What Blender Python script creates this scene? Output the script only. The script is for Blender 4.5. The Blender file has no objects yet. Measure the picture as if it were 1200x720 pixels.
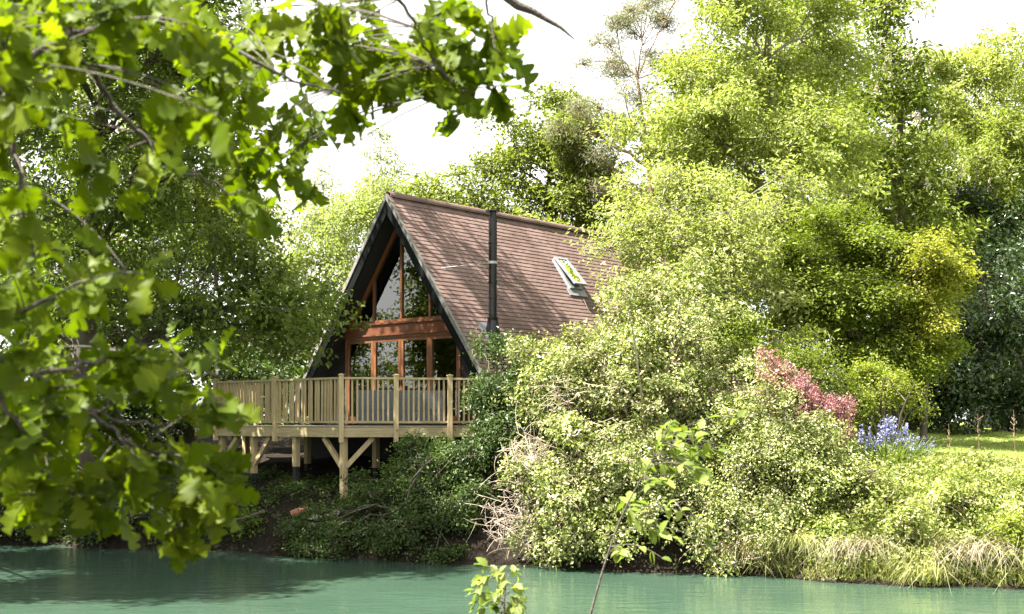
import bpy, math, random
import numpy as np
from mathutils import Vector, Matrix

sc = bpy.context.scene
COL = sc.collection
R = math.radians
F, CX, HZ, EYE = 1450.0, 600.0, 495.0, 2.7      # photo focal length in px, centre column, horizon row, eye height over the water
PHI = math.atan(1.41)                            # roof pitch
TH = R(41)


def PX(px, py, d):
    return np.array([(px - CX) / F * d, d, EYE + (HZ - py) / F * d])


# ------------------------------------------------------------------ mesh helpers
class MB:
    """collects pieces of ONE mesh"""
    def __init__(self):
        self.v, self.f, self.n = [], [], 0

    def add(self, verts, faces):
        verts = np.asarray(verts, float).reshape(-1, 3)
        self.v.append(verts)
        for f in faces:
            self.f.append([i + self.n for i in f])
        self.n += len(verts)
        return self

    def box(self, x0, x1, y0, y1, z0, z1):
        v = [(x0, y0, z0), (x1, y0, z0), (x1, y1, z0), (x0, y1, z0), (x0, y0, z1), (x1, y0, z1), (x1, y1, z1), (x0, y1, z1)]
        return self.add(v, [(3, 2, 1, 0), (4, 5, 6, 7), (0, 1, 5, 4), (1, 2, 6, 5), (2, 3, 7, 6), (3, 0, 4, 7)])

    def bar(self, p0, p1, w, h, up=(0, 0, 1)):
        """rectangular bar from p0 to p1, w sideways and h along up"""
        p0, p1, up = Vector(p0), Vector(p1), Vector(up)
        t = (p1 - p0).normalized()
        s = t.cross(up).normalized()
        u = s.cross(t).normalized()
        v = []
        for p in (p0, p1):
            for a, b in ((-1, -1), (1, -1), (1, 1), (-1, 1)):
                v.append(p + s * (a * w / 2) + u * (b * h / 2))
        return self.add([tuple(q) for q in v], [(0, 1, 2, 3), (7, 6, 5, 4), (0, 4, 5, 1), (1, 5, 6, 2), (2, 6, 7, 3), (3, 7, 4, 0)])

    def tube(self, pts, rad, k=6):
        pts = np.asarray(pts, float)
        n = len(pts)
        rad = np.broadcast_to(np.asarray(rad, float), (n,))
        tan = np.gradient(pts, axis=0)
        tan /= np.linalg.norm(tan, axis=1)[:, None] + 1e-9
        ref = np.array([0, 0, 1.0]) if abs(tan[0][2]) < .9 else np.array([1.0, 0, 0])
        a = np.cross(tan, ref)
        a /= np.linalg.norm(a, axis=1)[:, None] + 1e-9
        b = np.cross(tan, a)
        ang = np.arange(k) * 2 * math.pi / k
        ring = pts[:, None, :] + rad[:, None, None] * (np.cos(ang)[None, :, None] * a[:, None, :] + np.sin(ang)[None, :, None] * b[:, None, :])
        fs = []
        for i in range(n - 1):
            for j in range(k):
                j2 = (j + 1) % k
                fs.append((i * k + j, i * k + j2, (i + 1) * k + j2, (i + 1) * k + j))
        fs.append(tuple(range(k))[::-1])
        fs.append(tuple((n - 1) * k + j for j in range(k)))
        return self.add(ring.reshape(-1, 3), fs)

    def prism(self, poly, z0, z1):
        n = len(poly)
        v = [(p[0], p[1], z0) for p in poly] + [(p[0], p[1], z1) for p in poly]
        fs = [tuple(range(n))[::-1], tuple(range(n, 2 * n))]
        fs += [(i, (i + 1) % n, n + (i + 1) % n, n + i) for i in range(n)]
        return self.add(v, fs)

    def prism_y(self, poly, y0, y1):
        """polygon in (x,z) extruded along y"""
        n = len(poly)
        v = [(p[0], y0, p[1]) for p in poly] + [(p[0], y1, p[1]) for p in poly]
        fs = [tuple(range(n)), tuple(range(n, 2 * n))[::-1]]
        fs += [((i + 1) % n, i, n + i, n + (i + 1) % n) for i in range(n)]
        return self.add(v, fs)

    def build(self, name, mat, parent=None, smooth=False):
        me = bpy.data.meshes.new(name)
        me.from_pydata(np.concatenate(self.v).tolist(), [], self.f)
        return link(name, me, mat, parent, smooth)


def link(name, me, mat, parent=None, smooth=False):
    me.materials.append(mat)
    me.polygons.foreach_set('use_smooth', [bool(smooth)] * len(me.polygons))
    me.update()
    o = bpy.data.objects.new(name, me)
    COL.objects.link(o)
    if parent:
        o.parent = parent
    return o


def poly_mesh(name, verts, faces, mat, parent=None, smooth=False):
    """faces: (M,k) array, all with the same corner count: fast route for foliage"""
    me = bpy.data.meshes.new(name)
    faces = np.asarray(faces, np.int32)
    m, k = faces.shape
    me.vertices.add(len(verts))
    me.vertices.foreach_set('co', np.asarray(verts, np.float32).ravel())
    me.loops.add(m * k)
    me.loops.foreach_set('vertex_index', faces.ravel())
    me.polygons.add(m)
    me.polygons.foreach_set('loop_start', np.arange(m, dtype=np.int32) * k)
    me.polygons.foreach_set('loop_total', np.full(m, k, np.int32))
    me.update(calc_edges=True)
    me.validate()
    return link(name, me, mat, parent, smooth)


def tag(o, label=None, cat=None, group=None, kind=None):
    for k, v in (('label', label), ('category', cat), ('group', group), ('kind', kind)):
        if v:
            o[k] = v
    return o


def empty(name, loc, label, cat, group=None, rz=0.0):
    o = bpy.data.objects.new(name, None)
    o.empty_display_size = .3
    COL.objects.link(o)
    o.location = loc
    o.rotation_euler = (0, 0, rz)
    return tag(o, label, cat, group)


# ------------------------------------------------------------------ materials
def new_mat(name):
    m = bpy.data.materials.new(name)
    m.use_nodes = True
    nt = m.node_tree
    nt.nodes.clear()
    out = nt.nodes.new('ShaderNodeOutputMaterial')
    return m, nt, out


def N(nt, typ, **kw):
    n = nt.nodes.new(typ)
    for k, v in kw.items():
        setattr(n, k, v)
    return n


def ramp(nt, fac, stops, interp='LINEAR'):
    r = N(nt, 'ShaderNodeValToRGB')
    r.color_ramp.interpolation = interp
    e = r.color_ramp.elements
    while len(e) < len(stops):
        e.new(.5)
    for el, (p, c) in zip(e, stops):
        el.position = p
        el.color = (*c, 1)
    nt.links.new(fac, r.inputs[0])
    return r.outputs[0]


def noise(nt, scale, detail=3, coord=None, rough=.55, stretch=None):
    tc = N(nt, 'ShaderNodeTexCoord')
    src = tc.outputs['Object'] if coord is None else coord
    if stretch:
        mp = N(nt, 'ShaderNodeMapping')
        mp.inputs['Scale'].default_value = stretch
        nt.links.new(src, mp.inputs[0])
        src = mp.outputs[0]
    n = N(nt, 'ShaderNodeTexNoise')
    n.inputs['Scale'].default_value = scale
    n.inputs['Detail'].default_value = detail
    n.inputs['Roughness'].default_value = rough
    nt.links.new(src, n.inputs['Vector'])
    return n.outputs['Fac']


def mixc(nt, a, b, fac, blend='MIX'):
    m = N(nt, 'ShaderNodeMix', data_type='RGBA', blend_type=blend)
    for s, v in ((0, fac), (6, a), (7, b)):
        if isinstance(v, (int, float)):
            m.inputs[s].default_value = v
        elif isinstance(v, tuple):
            m.inputs[s].default_value = (*v, 1)
        else:
            nt.links.new(v, m.inputs[s])
    return m.outputs[2]


def leaf_mat(name, c0, c1, c2, trans=.45, gloss=.25, rough=.45, patch=.35, tcol=(1.08, 1.2, .45), pscale=.55, clump=.4, cscale=3.0, stops=None):
    """per-leaf random colour between c0..c2, patches over the crown, light through the blade"""
    m, nt, out = new_mat(name)
    geo = N(nt, 'ShaderNodeNewGeometry')
    # shoots of like-coloured leaves: the random number of each leaf is drawn towards a small-scale noise
    sm = N(nt, 'ShaderNodeMapRange')
    sm.inputs[1].default_value, sm.inputs[2].default_value = .3, .7
    nt.links.new(noise(nt, cscale, 1, geo.outputs['Position']), sm.inputs[0])
    mf = N(nt, 'ShaderNodeMix', data_type='FLOAT')
    mf.inputs[0].default_value = clump
    nt.links.new(geo.outputs['Random Per Island'], mf.inputs[2])
    nt.links.new(sm.outputs[0], mf.inputs[3])
    col = ramp(nt, mf.outputs[0], stops or [(.08, c0), (.52, c1), (.95, c2)])
    nz = noise(nt, pscale, 2, geo.outputs['Position'])
    pm = ramp(nt, nz, [(.3, (1 - patch,) * 3), (.7, (1 + patch,) * 3)])
    col = mixc(nt, col, pm, 1.0, 'MULTIPLY')
    b = N(nt, 'ShaderNodeBsdfPrincipled')
    nt.links.new(col, b.inputs['Base Color'])
    b.inputs['Roughness'].default_value = rough
    b.inputs['Specular IOR Level'].default_value = gloss
    t = N(nt, 'ShaderNodeBsdfTranslucent')
    tc = mixc(nt, col, tcol, 1.0, 'MULTIPLY')
    nt.links.new(tc, t.inputs['Color'])
    mx = N(nt, 'ShaderNodeMixShader')
    mx.inputs[0].default_value = trans
    nt.links.new(b.outputs[0], mx.inputs[1])
    nt.links.new(t.outputs[0], mx.inputs[2])
    nt.links.new(mx.outputs[0], out.inputs[0])
    return m


def solid_mat(name, c0, c1, scale=6, rough=.7, bump=.3, stretch=None, spec=.3, metallic=0, island=None, bscale=None):
    """two-tone noise material with bump; island: per-piece brightness spread"""
    m, nt, out = new_mat(name)
    nz = noise(nt, scale, 5, stretch=stretch)
    col = ramp(nt, nz, [(.3, c0), (.7, c1)])
    if island:
        geo = N(nt, 'ShaderNodeNewGeometry')
        v = ramp(nt, geo.outputs['Random Per Island'], island)
        col = mixc(nt, col, v, 1.0, 'MULTIPLY')
    b = N(nt, 'ShaderNodeBsdfPrincipled')
    nt.links.new(col, b.inputs['Base Color'])
    b.inputs['Roughness'].default_value = rough
    b.inputs['Specular IOR Level'].default_value = spec
    b.inputs['Metallic'].default_value = metallic
    if bump:
        bn = noise(nt, bscale or scale * 3, 4, stretch=stretch)
        bp = N(nt, 'ShaderNodeBump')
        bp.inputs['Strength'].default_value = bump
        bp.inputs['Distance'].default_value = .02
        nt.links.new(bn, bp.inputs['Height'])
        nt.links.new(bp.outputs[0], b.inputs['Normal'])
    nt.links.new(b.outputs[0], out.inputs[0])
    return m


def glass_mat(name, tint=(.75, .82, .8)):
    m, nt, out = new_mat(name)
    fr = N(nt, 'ShaderNodeFresnel')
    fr.inputs[0].default_value = 2.2
    tr = N(nt, 'ShaderNodeBsdfTransparent')
    tr.inputs[0].default_value = (*tint, 1)
    gl = N(nt, 'ShaderNodeBsdfGlossy')
    gl.inputs['Roughness'].default_value = .0
    gl.inputs['Color'].default_value = (1, 1, 1, 1)
    mx = N(nt, 'ShaderNodeMixShader')
    nt.links.new(fr.outputs[0], mx.inputs[0])
    nt.links.new(tr.outputs[0], mx.inputs[1])
    nt.links.new(gl.outputs[0], mx.inputs[2])
    nt.links.new(mx.outputs[0], out.inputs[0])
    return m


M = {}
# foliage
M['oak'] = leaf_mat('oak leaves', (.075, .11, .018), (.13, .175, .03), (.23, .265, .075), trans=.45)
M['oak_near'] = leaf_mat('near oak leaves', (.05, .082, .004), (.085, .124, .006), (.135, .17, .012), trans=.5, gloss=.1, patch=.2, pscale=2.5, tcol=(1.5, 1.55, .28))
M['oak_back'] = leaf_mat('yellow green oak leaves', (.12, .15, .026), (.19, .225, .045), (.29, .31, .09), trans=.45)  # paler, yellower tone than the other oak leaves
M['lime'] = leaf_mat('pale lime leaves', (.19, .225, .06), (.31, .335, .12), (.47, .475, .255), trans=.5, patch=.16)
M['lime2'] = leaf_mat('fresh yellow green leaves', (.165, .205, .04), (.265, .30, .085), (.41, .425, .175), trans=.5, patch=.18)
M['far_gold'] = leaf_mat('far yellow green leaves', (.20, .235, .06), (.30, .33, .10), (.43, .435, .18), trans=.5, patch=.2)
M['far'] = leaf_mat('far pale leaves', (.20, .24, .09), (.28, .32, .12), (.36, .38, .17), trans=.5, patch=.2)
M['chestnut'] = leaf_mat('chestnut leaves', (.075, .105, .014), (.125, .16, .022), (.20, .23, .045), trans=.42, gloss=.3)
M['maple'] = leaf_mat('layered maple leaves', (.09, .12, .014), (.14, .18, .022), (.21, .24, .035), trans=.45, patch=.3)
M['gold'] = leaf_mat('golden maple leaves', (.165, .19, .022), (.265, .27, .04), (.39, .365, .09), trans=.5, patch=.2)
M['maple_y'] = leaf_mat('yellow green shrub leaves', (.12, .16, .02), (.21, .245, .035), (.32, .33, .075), trans=.48, patch=.25)
M['laurel'] = leaf_mat('dark laurel leaves', (.024, .045, .012), (.042, .075, .02), (.075, .115, .04), trans=.25, gloss=.7, rough=.3)
M['yew'] = leaf_mat('dark yew leaves', (.022, .038, .008), (.035, .055, .012), (.055, .08, .018), trans=.25)
M['pine'] = leaf_mat('grey pine needles', (.16, .17, .10), (.23, .235, .145), (.31, .31, .21), trans=.3, patch=.2)
M['clematis'] = leaf_mat('cream and green climber leaves', (.05, .08, .015), (.2, .22, .06), (.57, .57, .34), tcol=(1.05, 1.15, .5), trans=.36, clump=.55, cscale=4.5,
                        stops=[(.12, (.045, .075, .014)), (.45, (.16, .195, .045)), (.58, (.36, .37, .15)), (.9, (.60, .59, .38))], patch=.35, pscale=1.1)
M['privet'] = leaf_mat('dark shrub leaves', (.03, .055, .011), (.05, .085, .017), (.09, .135, .032), trans=.35, gloss=.45)
M['cotone'] = leaf_mat('low evergreen leaves', (.03, .055, .012), (.055, .09, .018), (.10, .14, .035), trans=.35, gloss=.35, pscale=1.3)
M['berberis'] = leaf_mat('red berberis leaves', (.20, .085, .088), (.30, .145, .148), (.42, .26, .25), trans=.3, tcol=(1.1, .9, .8), patch=.2)
M['weed'] = leaf_mat('pale bank weeds', (.10, .145, .03), (.28, .31, .09), (.54, .53, .30), trans=.42, clump=.5, patch=.3, pscale=1.2)
M['grass'] = leaf_mat('bank grass', (.15, .185, .045), (.35, .36, .13), (.57, .54, .33), trans=.4, clump=.5, cscale=1.6, patch=.3, pscale=1.2, tcol=(1.15, 1.15, .6))
M['lawn'] = leaf_mat('mown lawn blades', (.10, .15, .025), (.16, .21, .035), (.24, .27, .06), trans=.4, patch=.2, pscale=.4, tcol=(1.15, 1.15, .6))
M['straw'] = leaf_mat('dry straw blades', (.27, .22, .155), (.40, .33, .25), (.52, .45, .36), trans=.25, patch=.15, tcol=(1.1, 1, .8))
M['iris_leaf'] = leaf_mat('iris blades', (.10, .15, .035), (.16, .21, .05), (.24, .28, .09), trans=.4)
M['iris'] = leaf_mat('blue violet petals', (.15, .15, .34), (.24, .24, .46), (.40, .40, .60), trans=.3, tcol=(1, 1, 1.1), patch=.1)
M['sap'] = leaf_mat('sapling leaves', (.09, .15, .02), (.13, .2, .028), (.2, .26, .05), trans=.55, patch=.15, pscale=3)
M['sap_y'] = leaf_mat('young yellow green leaves', (.16, .2, .03), (.24, .28, .045), (.33, .35, .08), trans=.55, patch=.15, pscale=3)
M['sap_m'] = leaf_mat('mid green sapling leaves', (.12, .165, .03), (.18, .23, .045), (.26, .30, .08), trans=.5, patch=.15, pscale=3)  # tone midway between the greener and the yellower sapling leaves
M['flower'] = leaf_mat('chestnut blossom', (.45, .40, .30), (.55, .50, .40), (.65, .6, .5), trans=.3, tcol=(1, 1, .9), patch=.1)
M['reed'] = leaf_mat('brown green sedge', (.14, .13, .04), (.22, .19, .07), (.34, .27, .13), trans=.35, patch=.2, tcol=(1.1, 1, .6))
# wood and the rest
M['bark'] = solid_mat('grey brown bark', (.05, .04, .03), (.13, .11, .085), 7, .9, .8, (1, 1, .25))
M['bark_pale'] = solid_mat('pale grey bark', (.16, .14, .11), (.30, .27, .22), 7, .9, .6, (1, 1, .25))
M['bark_pine'] = solid_mat('orange brown pine bark', (.16, .10, .065), (.30, .2, .14), 6, .9, .8, (1, 1, .3))
M['twig'] = solid_mat('lichen grey twig', (.05, .043, .032), (.13, .115, .09), 40, .9, .6)
M['green_twig'] = solid_mat('green brown young stem', (.08, .075, .03), (.16, .13, .06), 30, .7, .3)
M['dead'] = solid_mat('dead bramble stem', (.26, .20, .15), (.46, .38, .31), 9, .9, .2)
M['timber'] = solid_mat('pressure treated softwood', (.30, .228, .115), (.46, .365, .20), 5, .75, .25, (6, 6, .5), island=[(0, (.84,) * 3), (1, (1.1,) * 3)])
M['timber_h'] = solid_mat('pressure treated softwood beam', (.26, .205, .105), (.40, .325, .18), 5, .75, .25, (.5, .5, 6))
M['deck'] = solid_mat('weathered deck boards', (.24, .21, .16), (.36, .32, .24), 6, .8, .3, (5, .6, 5))
M['joinery'] = solid_mat('oiled orange brown joinery', (.10, .037, .012), (.185, .07, .022), 5, .45, .2, (4, 4, .6), spec=.5)
M['joinery_dark'] = solid_mat('dark oiled beam', (.085, .028, .011), (.15, .052, .02), 5, .5, .2, (.6, 4, 4), spec=.4)
M['black'] = solid_mat('black stained boards', (.008, .008, .008), (.018, .017, .016), 6, .65, .2, (1, 1, 6))
M['barge'] = solid_mat('black bargeboard paint', (.004, .0055, .005), (.008, .010, .009), 5, .7, .15, spec=.06)
M['verge'] = solid_mat('pale weathered verge', (.12, .115, .10), (.21, .20, .18), 9, .85, .4)
M['tile'] = solid_mat('brown red clay tile', (.108, .070, .060), (.172, .116, .100), 1.1, .85, .35, island=[(0, (.84, .81, .80)), (.5, (1, .99, .98)), (1, (1.1, 1.09, 1.08))], bscale=35)
M['tile_under'] = solid_mat('roof underlay', (.05, .03, .025), (.08, .05, .04), 5, .9, 0)
M['plaster'] = solid_mat('white plasterboard', (.17, .175, .175), (.22, .225, .225), 3, .8, 0)
M['floor'] = solid_mat('oak floorboards', (.20, .13, .07), (.28, .19, .11), 4, .5, 0)
M['flue'] = solid_mat('black enamelled steel', (.004, .004, .0045), (.007, .007, .008), 4, .3, 0, spec=.35)
M['lead'] = solid_mat('grey lead flashing', (.10, .105, .115), (.17, .175, .185), 5, .5, .2)
M['steel'] = solid_mat('galvanised steel', (.3, .3, .3), (.4, .4, .4), 8, .5, 0)
M['alu'] = solid_mat('grey aluminium sash', (.16, .17, .18), (.24, .25, .26), 6, .4, 0, spec=.5)
M['rattan'] = solid_mat('grey woven rattan', (.09, .10, .105), (.15, .16, .165), 30, .7, .6)
M['cushion'] = solid_mat('pale grey cushion', (.19, .205, .22), (.26, .275, .29), 10, .9, .2)
M['pad'] = solid_mat('bitumen black footing', (.012, .013, .012), (.03, .03, .028), 6, .8, .3)
M['terracotta'] = solid_mat('terracotta', (.24, .10, .06), (.34, .155, .10), 6, .8, .3)
M['stone'] = solid_mat('pale rubble', (.26, .22, .17), (.46, .41, .34), 7, .9, .6)
M['glass'] = glass_mat('window glass')
M['roofglass'] = glass_mat('skylight glass', (.5, .55, .58))

# ------------------------------------------------------------------ ground and water
SX = np.array([-400, -40, -16, -11, -6, -4.2, -2.5, 0, 3.1, 5.7, 8.3, 14, 40, 400.])
SY = np.array([60, 36, 29, 27.3, 26.0, 24.9, 24.2, 23.3, 22.2, 20.8, 19.9, 19, 24, 60.])


def shore(x):
    x = np.asarray(x, float)
    return np.interp(x, SX, SY) + .16 * np.sin(1.7 * x + .4) + .10 * np.sin(4.3 * x + 1)


def bank_h(s, x):
    s = np.asarray(s, float)
    k = np.clip((x - 2.5) / 3, 0, 1)
    q = np.maximum(s, 0)
    up = (1.0 * (1 - np.exp(-q / .7)) + 1.6 * (1 - np.exp(-q / 9))) * (1 - k) + (1.55 * (1 - np.exp(-q / 1.35)) + 1.0 * (1 - np.exp(-q / 9))) * k
    return np.where(s > 0, up, np.maximum(s * .7, -1.6))


def ground(x, y):
    x, y = np.asarray(x, float), np.asarray(y, float)
    s = np.maximum((y - shore(x)) * .93, 7.5 - y)
    s = np.maximum(s, np.abs(x) - 60)
    n = .05 * np.sin(x * 2.1 + y * .7) + .05 * np.sin(y * 2.7 - x * 1.1) + .03 * np.sin(x * 5.3) * np.sin(y * 4.7)
    return bank_h(s, x) + n * np.clip(s, 0, 1)


def gz(x, y):
    return float(ground(x, y))


def axis(a, b, c0, c1, step):
    mid = np.arange(c0, c1 + .001, step)
    g = np.geomspace(1, max(b - c1, 2), 14)
    h = np.geomspace(1, max(c0 - a, 2), 14)
    return np.concatenate([(c0 - h)[::-1], mid, c1 + g])


gx, gy = axis(-400, 400, -18, 18, .3), axis(-200, 700, 4, 42, .3)
XX, YY = np.meshgrid(gx, gy)
V = np.stack([XX, YY, ground(XX, YY)], -1).reshape(-1, 3)
nx, ny = len(gx), len(gy)
ii = (np.arange(ny - 1)[:, None] * nx + np.arange(nx - 1)[None, :]).ravel()
m, nt, out = new_mat('soil and turf')
geo = N(nt, 'ShaderNodeNewGeometry')
nz = noise(nt, 1.3, 6, geo.outputs['Position'])
nf = noise(nt, 14, 5, geo.outputs['Position'])
soil = ramp(nt, nf, [(.3, (.009, .007, .005)), (.6, (.022, .017, .012)), (.82, (.06, .047, .034))])
turf = ramp(nt, nz, [(.3, (.10, .14, .025)), (.7, (.19, .23, .05))])
sep = N(nt, 'ShaderNodeSeparateXYZ')
nt.links.new(geo.outputs['Position'], sep.inputs[0])
mr = N(nt, 'ShaderNodeMapRange')
mr.inputs[1].default_value, mr.inputs[2].default_value = 4.6, 6.2
nt.links.new(sep.outputs['X'], mr.inputs[0])
mz = N(nt, 'ShaderNodeMapRange')
mz.inputs[1].default_value, mz.inputs[2].default_value = 1.1, 1.7
nt.links.new(sep.outputs['Z'], mz.inputs[0])
mm = N(nt, 'ShaderNodeMath', operation='MULTIPLY')
nt.links.new(mr.outputs[0], mm.inputs[0])
nt.links.new(mz.outputs[0], mm.inputs[1])
col = mixc(nt, soil, turf, mm.outputs[0])
b = N(nt, 'ShaderNodeBsdfPrincipled')
b.inputs['Roughness'].default_value = .95
b.inputs['Specular IOR Level'].default_value = .1
bp = N(nt, 'ShaderNodeBump')
bp.inputs['Strength'].default_value = .8
bp.inputs['Distance'].default_value = .05
nt.links.new(nf, bp.inputs['Height'])
nt.links.new(bp.outputs[0], b.inputs['Normal'])
nt.links.new(col, b.inputs['Base Color'])
nt.links.new(b.outputs[0], out.inputs[0])
g = poly_mesh('ground', V, np.stack([ii, ii + 1, ii + nx + 1, ii + nx], -1), m, smooth=True)
tag(g, kind='structure')

m, nt, out = new_mat('milky green water')
geo = N(nt, 'ShaderNodeNewGeometry')
b = N(nt, 'ShaderNodeBsdfPrincipled')
nz = noise(nt, .25, 3, geo.outputs['Position'])
nt.links.new(ramp(nt, nz, [(.3, (.035, .066, .044)), (.7, (.046, .083, .056))]), b.inputs['Base Color'])
b.inputs['Roughness'].default_value = .04
b.inputs['IOR'].default_value = 1.45
w1 = noise(nt, 1.0, 3, geo.outputs['Position'], stretch=(1.6, 5.0, 1))
w2 = noise(nt, 1.0, 2, geo.outputs['Position'], stretch=(7, 17, 1))
ad = N(nt, 'ShaderNodeMath', operation='MULTIPLY_ADD')
nt.links.new(w2, ad.inputs[0])
ad.inputs[1].default_value = .28
nt.links.new(w1, ad.inputs[2])
bp = N(nt, 'ShaderNodeBump')
bp.inputs['Strength'].default_value = .26
bp.inputs['Distance'].default_value = .05
nt.links.new(ad.outputs[0], bp.inputs['Height'])
nt.links.new(bp.outputs[0], b.inputs['Normal'])
nt.links.new(b.outputs[0], out.inputs[0])
w = MB()
w.add([(-62, 2, 0), (62, 2, 0), (62, 45, 0), (-62, 45, 0)], [(0, 1, 2, 3)])
tag(w.build('water', m), kind='structure')


# ------------------------------------------------------------------ foliage builders
def unit(a):
    return a / (np.linalg.norm(a, axis=-1, keepdims=True) + 1e-9)


def leaf_quads(c, n, t, L, W, fold=.18):
    """pointed blade: base, side, tip, side; c centre, n face normal, t towards the tip"""
    t = unit(t - n * (t * n).sum(-1, keepdims=True))
    s = np.cross(n, t)
    L, W = L[:, None], W[:, None]
    v0 = c - t * L * .5
    v1 = c - t * L * .06 + s * W * .5 + n * W * fold
    v2 = c + t * L * .5 - n * L * .08
    v3 = c - t * L * .06 - s * W * .5 + n * W * fold
    V = np.stack([v0, v1, v2, v3], 1).reshape(-1, 3)
    Fq = np.arange(len(c) * 4).reshape(-1, 4)
    return V, Fq


def leaf_cloud(rng, tips, out, nl, spread, size, aspect=.55, up=.6, outw=.5, rnd=.65, droop=.3):
    k = len(tips)
    p = np.repeat(tips, nl, 0) + rng.normal(0, 1, (k * nl, 3)) * spread
    o = np.repeat(out, nl, 0)
    n = unit(np.array([0, 0, 1.0]) * up + o * outw + rng.normal(0, 1, p.shape) * rnd)
    t = unit(o * .6 + rng.normal(0, 1, p.shape) * .7 - np.array([0, 0, 1.0]) * droop)
    L = size * rng.uniform(.65, 1.3, len(p))
    return leaf_quads(p, n, t, L, L * aspect * rng.uniform(.85, 1.15, len(p)))


def bez(p0, p1, p2, n):
    t = np.linspace(0, 1, n)[:, None]
    return (1 - t) ** 2 * p0 + 2 * t * (1 - t) * p1 + t * t * p2


def plant(name, label, cat, base, lobes, leaf, bark, seed, group=None, dens=1.0, cr=1.0, flat=.7, nt_=46, nl=10,
          spread=.15, size=.12, aspect=.55, trunk_r=.22, trunk_top=None, up=.6, outw=.5, rnd=.65, droop=.3, shell=.45,
          twigs=6, crown_name='crown', trunk_name='trunk', parts=('trunk', 'crown'), stems=1, twig_r=.012, depth=None, limb_r=1.0):
    """tree or shrub: lobes (px, py, rx, ry, distance[, depth radius m]) are the crown's masses; clumps fill them, limbs reach every clump"""
    rng = np.random.default_rng(seed)
    bx, by = base
    bz = gz(bx, by) - .1
    root = empty(name, (bx, by, bz), label, cat, group)
    org = np.array([bx, by, bz])
    cl = []
    for lb in lobes:
        px, py, rx, ry, d = lb[:5]
        c = PX(px, py, d)
        a, hgt = rx * d / F, ry * d / F
        dep = lb[5] if len(lb) > 5 else (depth or (a + hgt) * .5)
        n = max(3, int(dens * 2.6 * (a * hgt * dep) ** (2 / 3) / (cr * cr)))
        q = unit(rng.normal(0, 1, (n, 3)))
        rr = rng.uniform(shell ** 2, 1, n)[:, None] ** .5
        k = np.array([max(a - cr * .45, .1), max(dep - cr * .45, .1), max(hgt - cr * flat * .45, .1)])
        pts = c + q * rr * k
        pts += rng.normal(0, .30 * cr, pts.shape)
        cl.append(np.concatenate([pts, (cr * rng.uniform(.6, 1.15, n))[:, None], np.full((n, 1), d)], 1))
    cl = np.concatenate(cl)
    gzv = ground(cl[:, 0], cl[:, 1])
    cl = cl[cl[:, 2] > np.maximum(gzv, 0) + .12]
    C, cra = cl[:, :3], cl[:, 3]
    # leaf bunches
    k = len(C)
    q = unit(rng.normal(0, 1, (k * nt_, 3)) + np.array([0, 0, .35]))
    rad = rng.uniform(.35, 1.08, (k * nt_, 1)) ** .7
    rad = rad * np.where(rng.uniform(0, 1, rad.shape) < .14, 1.4, 1.0)        # a few shoots stand out of the clump
    sc3 = np.array([1, 1, flat])
    tips = np.repeat(C, nt_, 0) + q * rad * np.repeat(cra, nt_)[:, None] * sc3
    ctr = C.mean(0)
    o = unit(q * .7 + unit(tips - ctr) * .5)
    keep = tips[:, 2] > .03
    tips, o = tips[keep], o[keep]
    V, Fq = leaf_cloud(rng, tips, o, nl, spread, size, aspect, up, outw, rnd, droop)
    V = V - org
    poly_mesh(crown_name, V, Fq, leaf, root)
    # trunk and limbs
    mb = MB()
    top = C[:, 2].max() if trunk_top is None else trunk_top
    cz = C[:, 2].min()
    ax = np.array([ctr[0], ctr[1]])
    H = (top - bz) * .86
    for s in range(stems):
        off = rng.normal(0, .35 if stems > 1 else .0, 2)
        p0 = np.array([off[0] * .5, off[1] * .5, 0])
        p2 = np.array([(ax[0] - bx) * .8 + off[0] * 2, (ax[1] - by) * .8 + off[1] * 2, H])
        p1 = np.array([p0[0] * .4 + p2[0] * .25, p0[1] * .4 + p2[1] * .25, H * .5]) + np.append(rng.normal(0, .25, 2), 0)
        path = bez(p0, p1, p2, 14)
        path[1:-1] += rng.normal(0, .03 * trunk_r / .2, path[1:-1].shape)
        r = trunk_r * (1 - np.linspace(0, 1, 14) * .9)
        r[0] *= 1.35
        mb.tube(path, r, 9 if trunk_r > .1 else 6)
        idx = np.arange(s, k, stems)
        ng = max(3, min(9, len(idx) // 7))
        # grouped limbs
        if len(idx) == 0:
            continue
        P = C[idx] - org
        seeds = P[rng.choice(len(P), min(ng, len(P)), replace=False)].copy()
        for _ in range(5):
            a = ((P[:, None] - seeds[None]) ** 2).sum(-1).argmin(1)
            for j in range(len(seeds)):
                if (a == j).any():
                    seeds[j] = P[a == j].mean(0)
        for j in range(len(seeds)):
            mem = P[a == j]
            if not len(mem):
                continue
            end = seeds[j]
            hd = np.hypot(*(end[:2] - path[6][:2]))
            zt = np.clip(end[2] - .55 * hd, H * .12, H * .92)
            i0 = int(np.abs(path[:, 2] - zt).argmin())
            st = path[i0]
            md = (st + end) / 2 + np.array([0, 0, .12 * hd]) + rng.normal(0, .12 * max(hd, .5) * .5, 3)
            lp = bez(st, md, end, 9)
            lp[1:-1] += rng.normal(0, .02 * max(hd, 1), lp[1:-1].shape)
            r0 = min(r[i0] * .75, limb_r * (.02 + .011 * len(mem) ** .8))
            lr = np.linspace(r0, max(r0 * .3, twig_r), 9)
            mb.tube(lp, lr, 6)
            for q_ in mem:
                i1 = min(7, 3 + int(rng.integers(0, 5)))
                s2 = lp[i1]
                m2 = (s2 + q_) / 2 + rng.normal(0, .1, 3) + np.array([0, 0, .08])
                sp = bez(s2, m2, q_, 6)
                mb.tube(sp, np.linspace(min(lr[i1] * .7, .05 * limb_r), twig_r, 6), 5)
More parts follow.
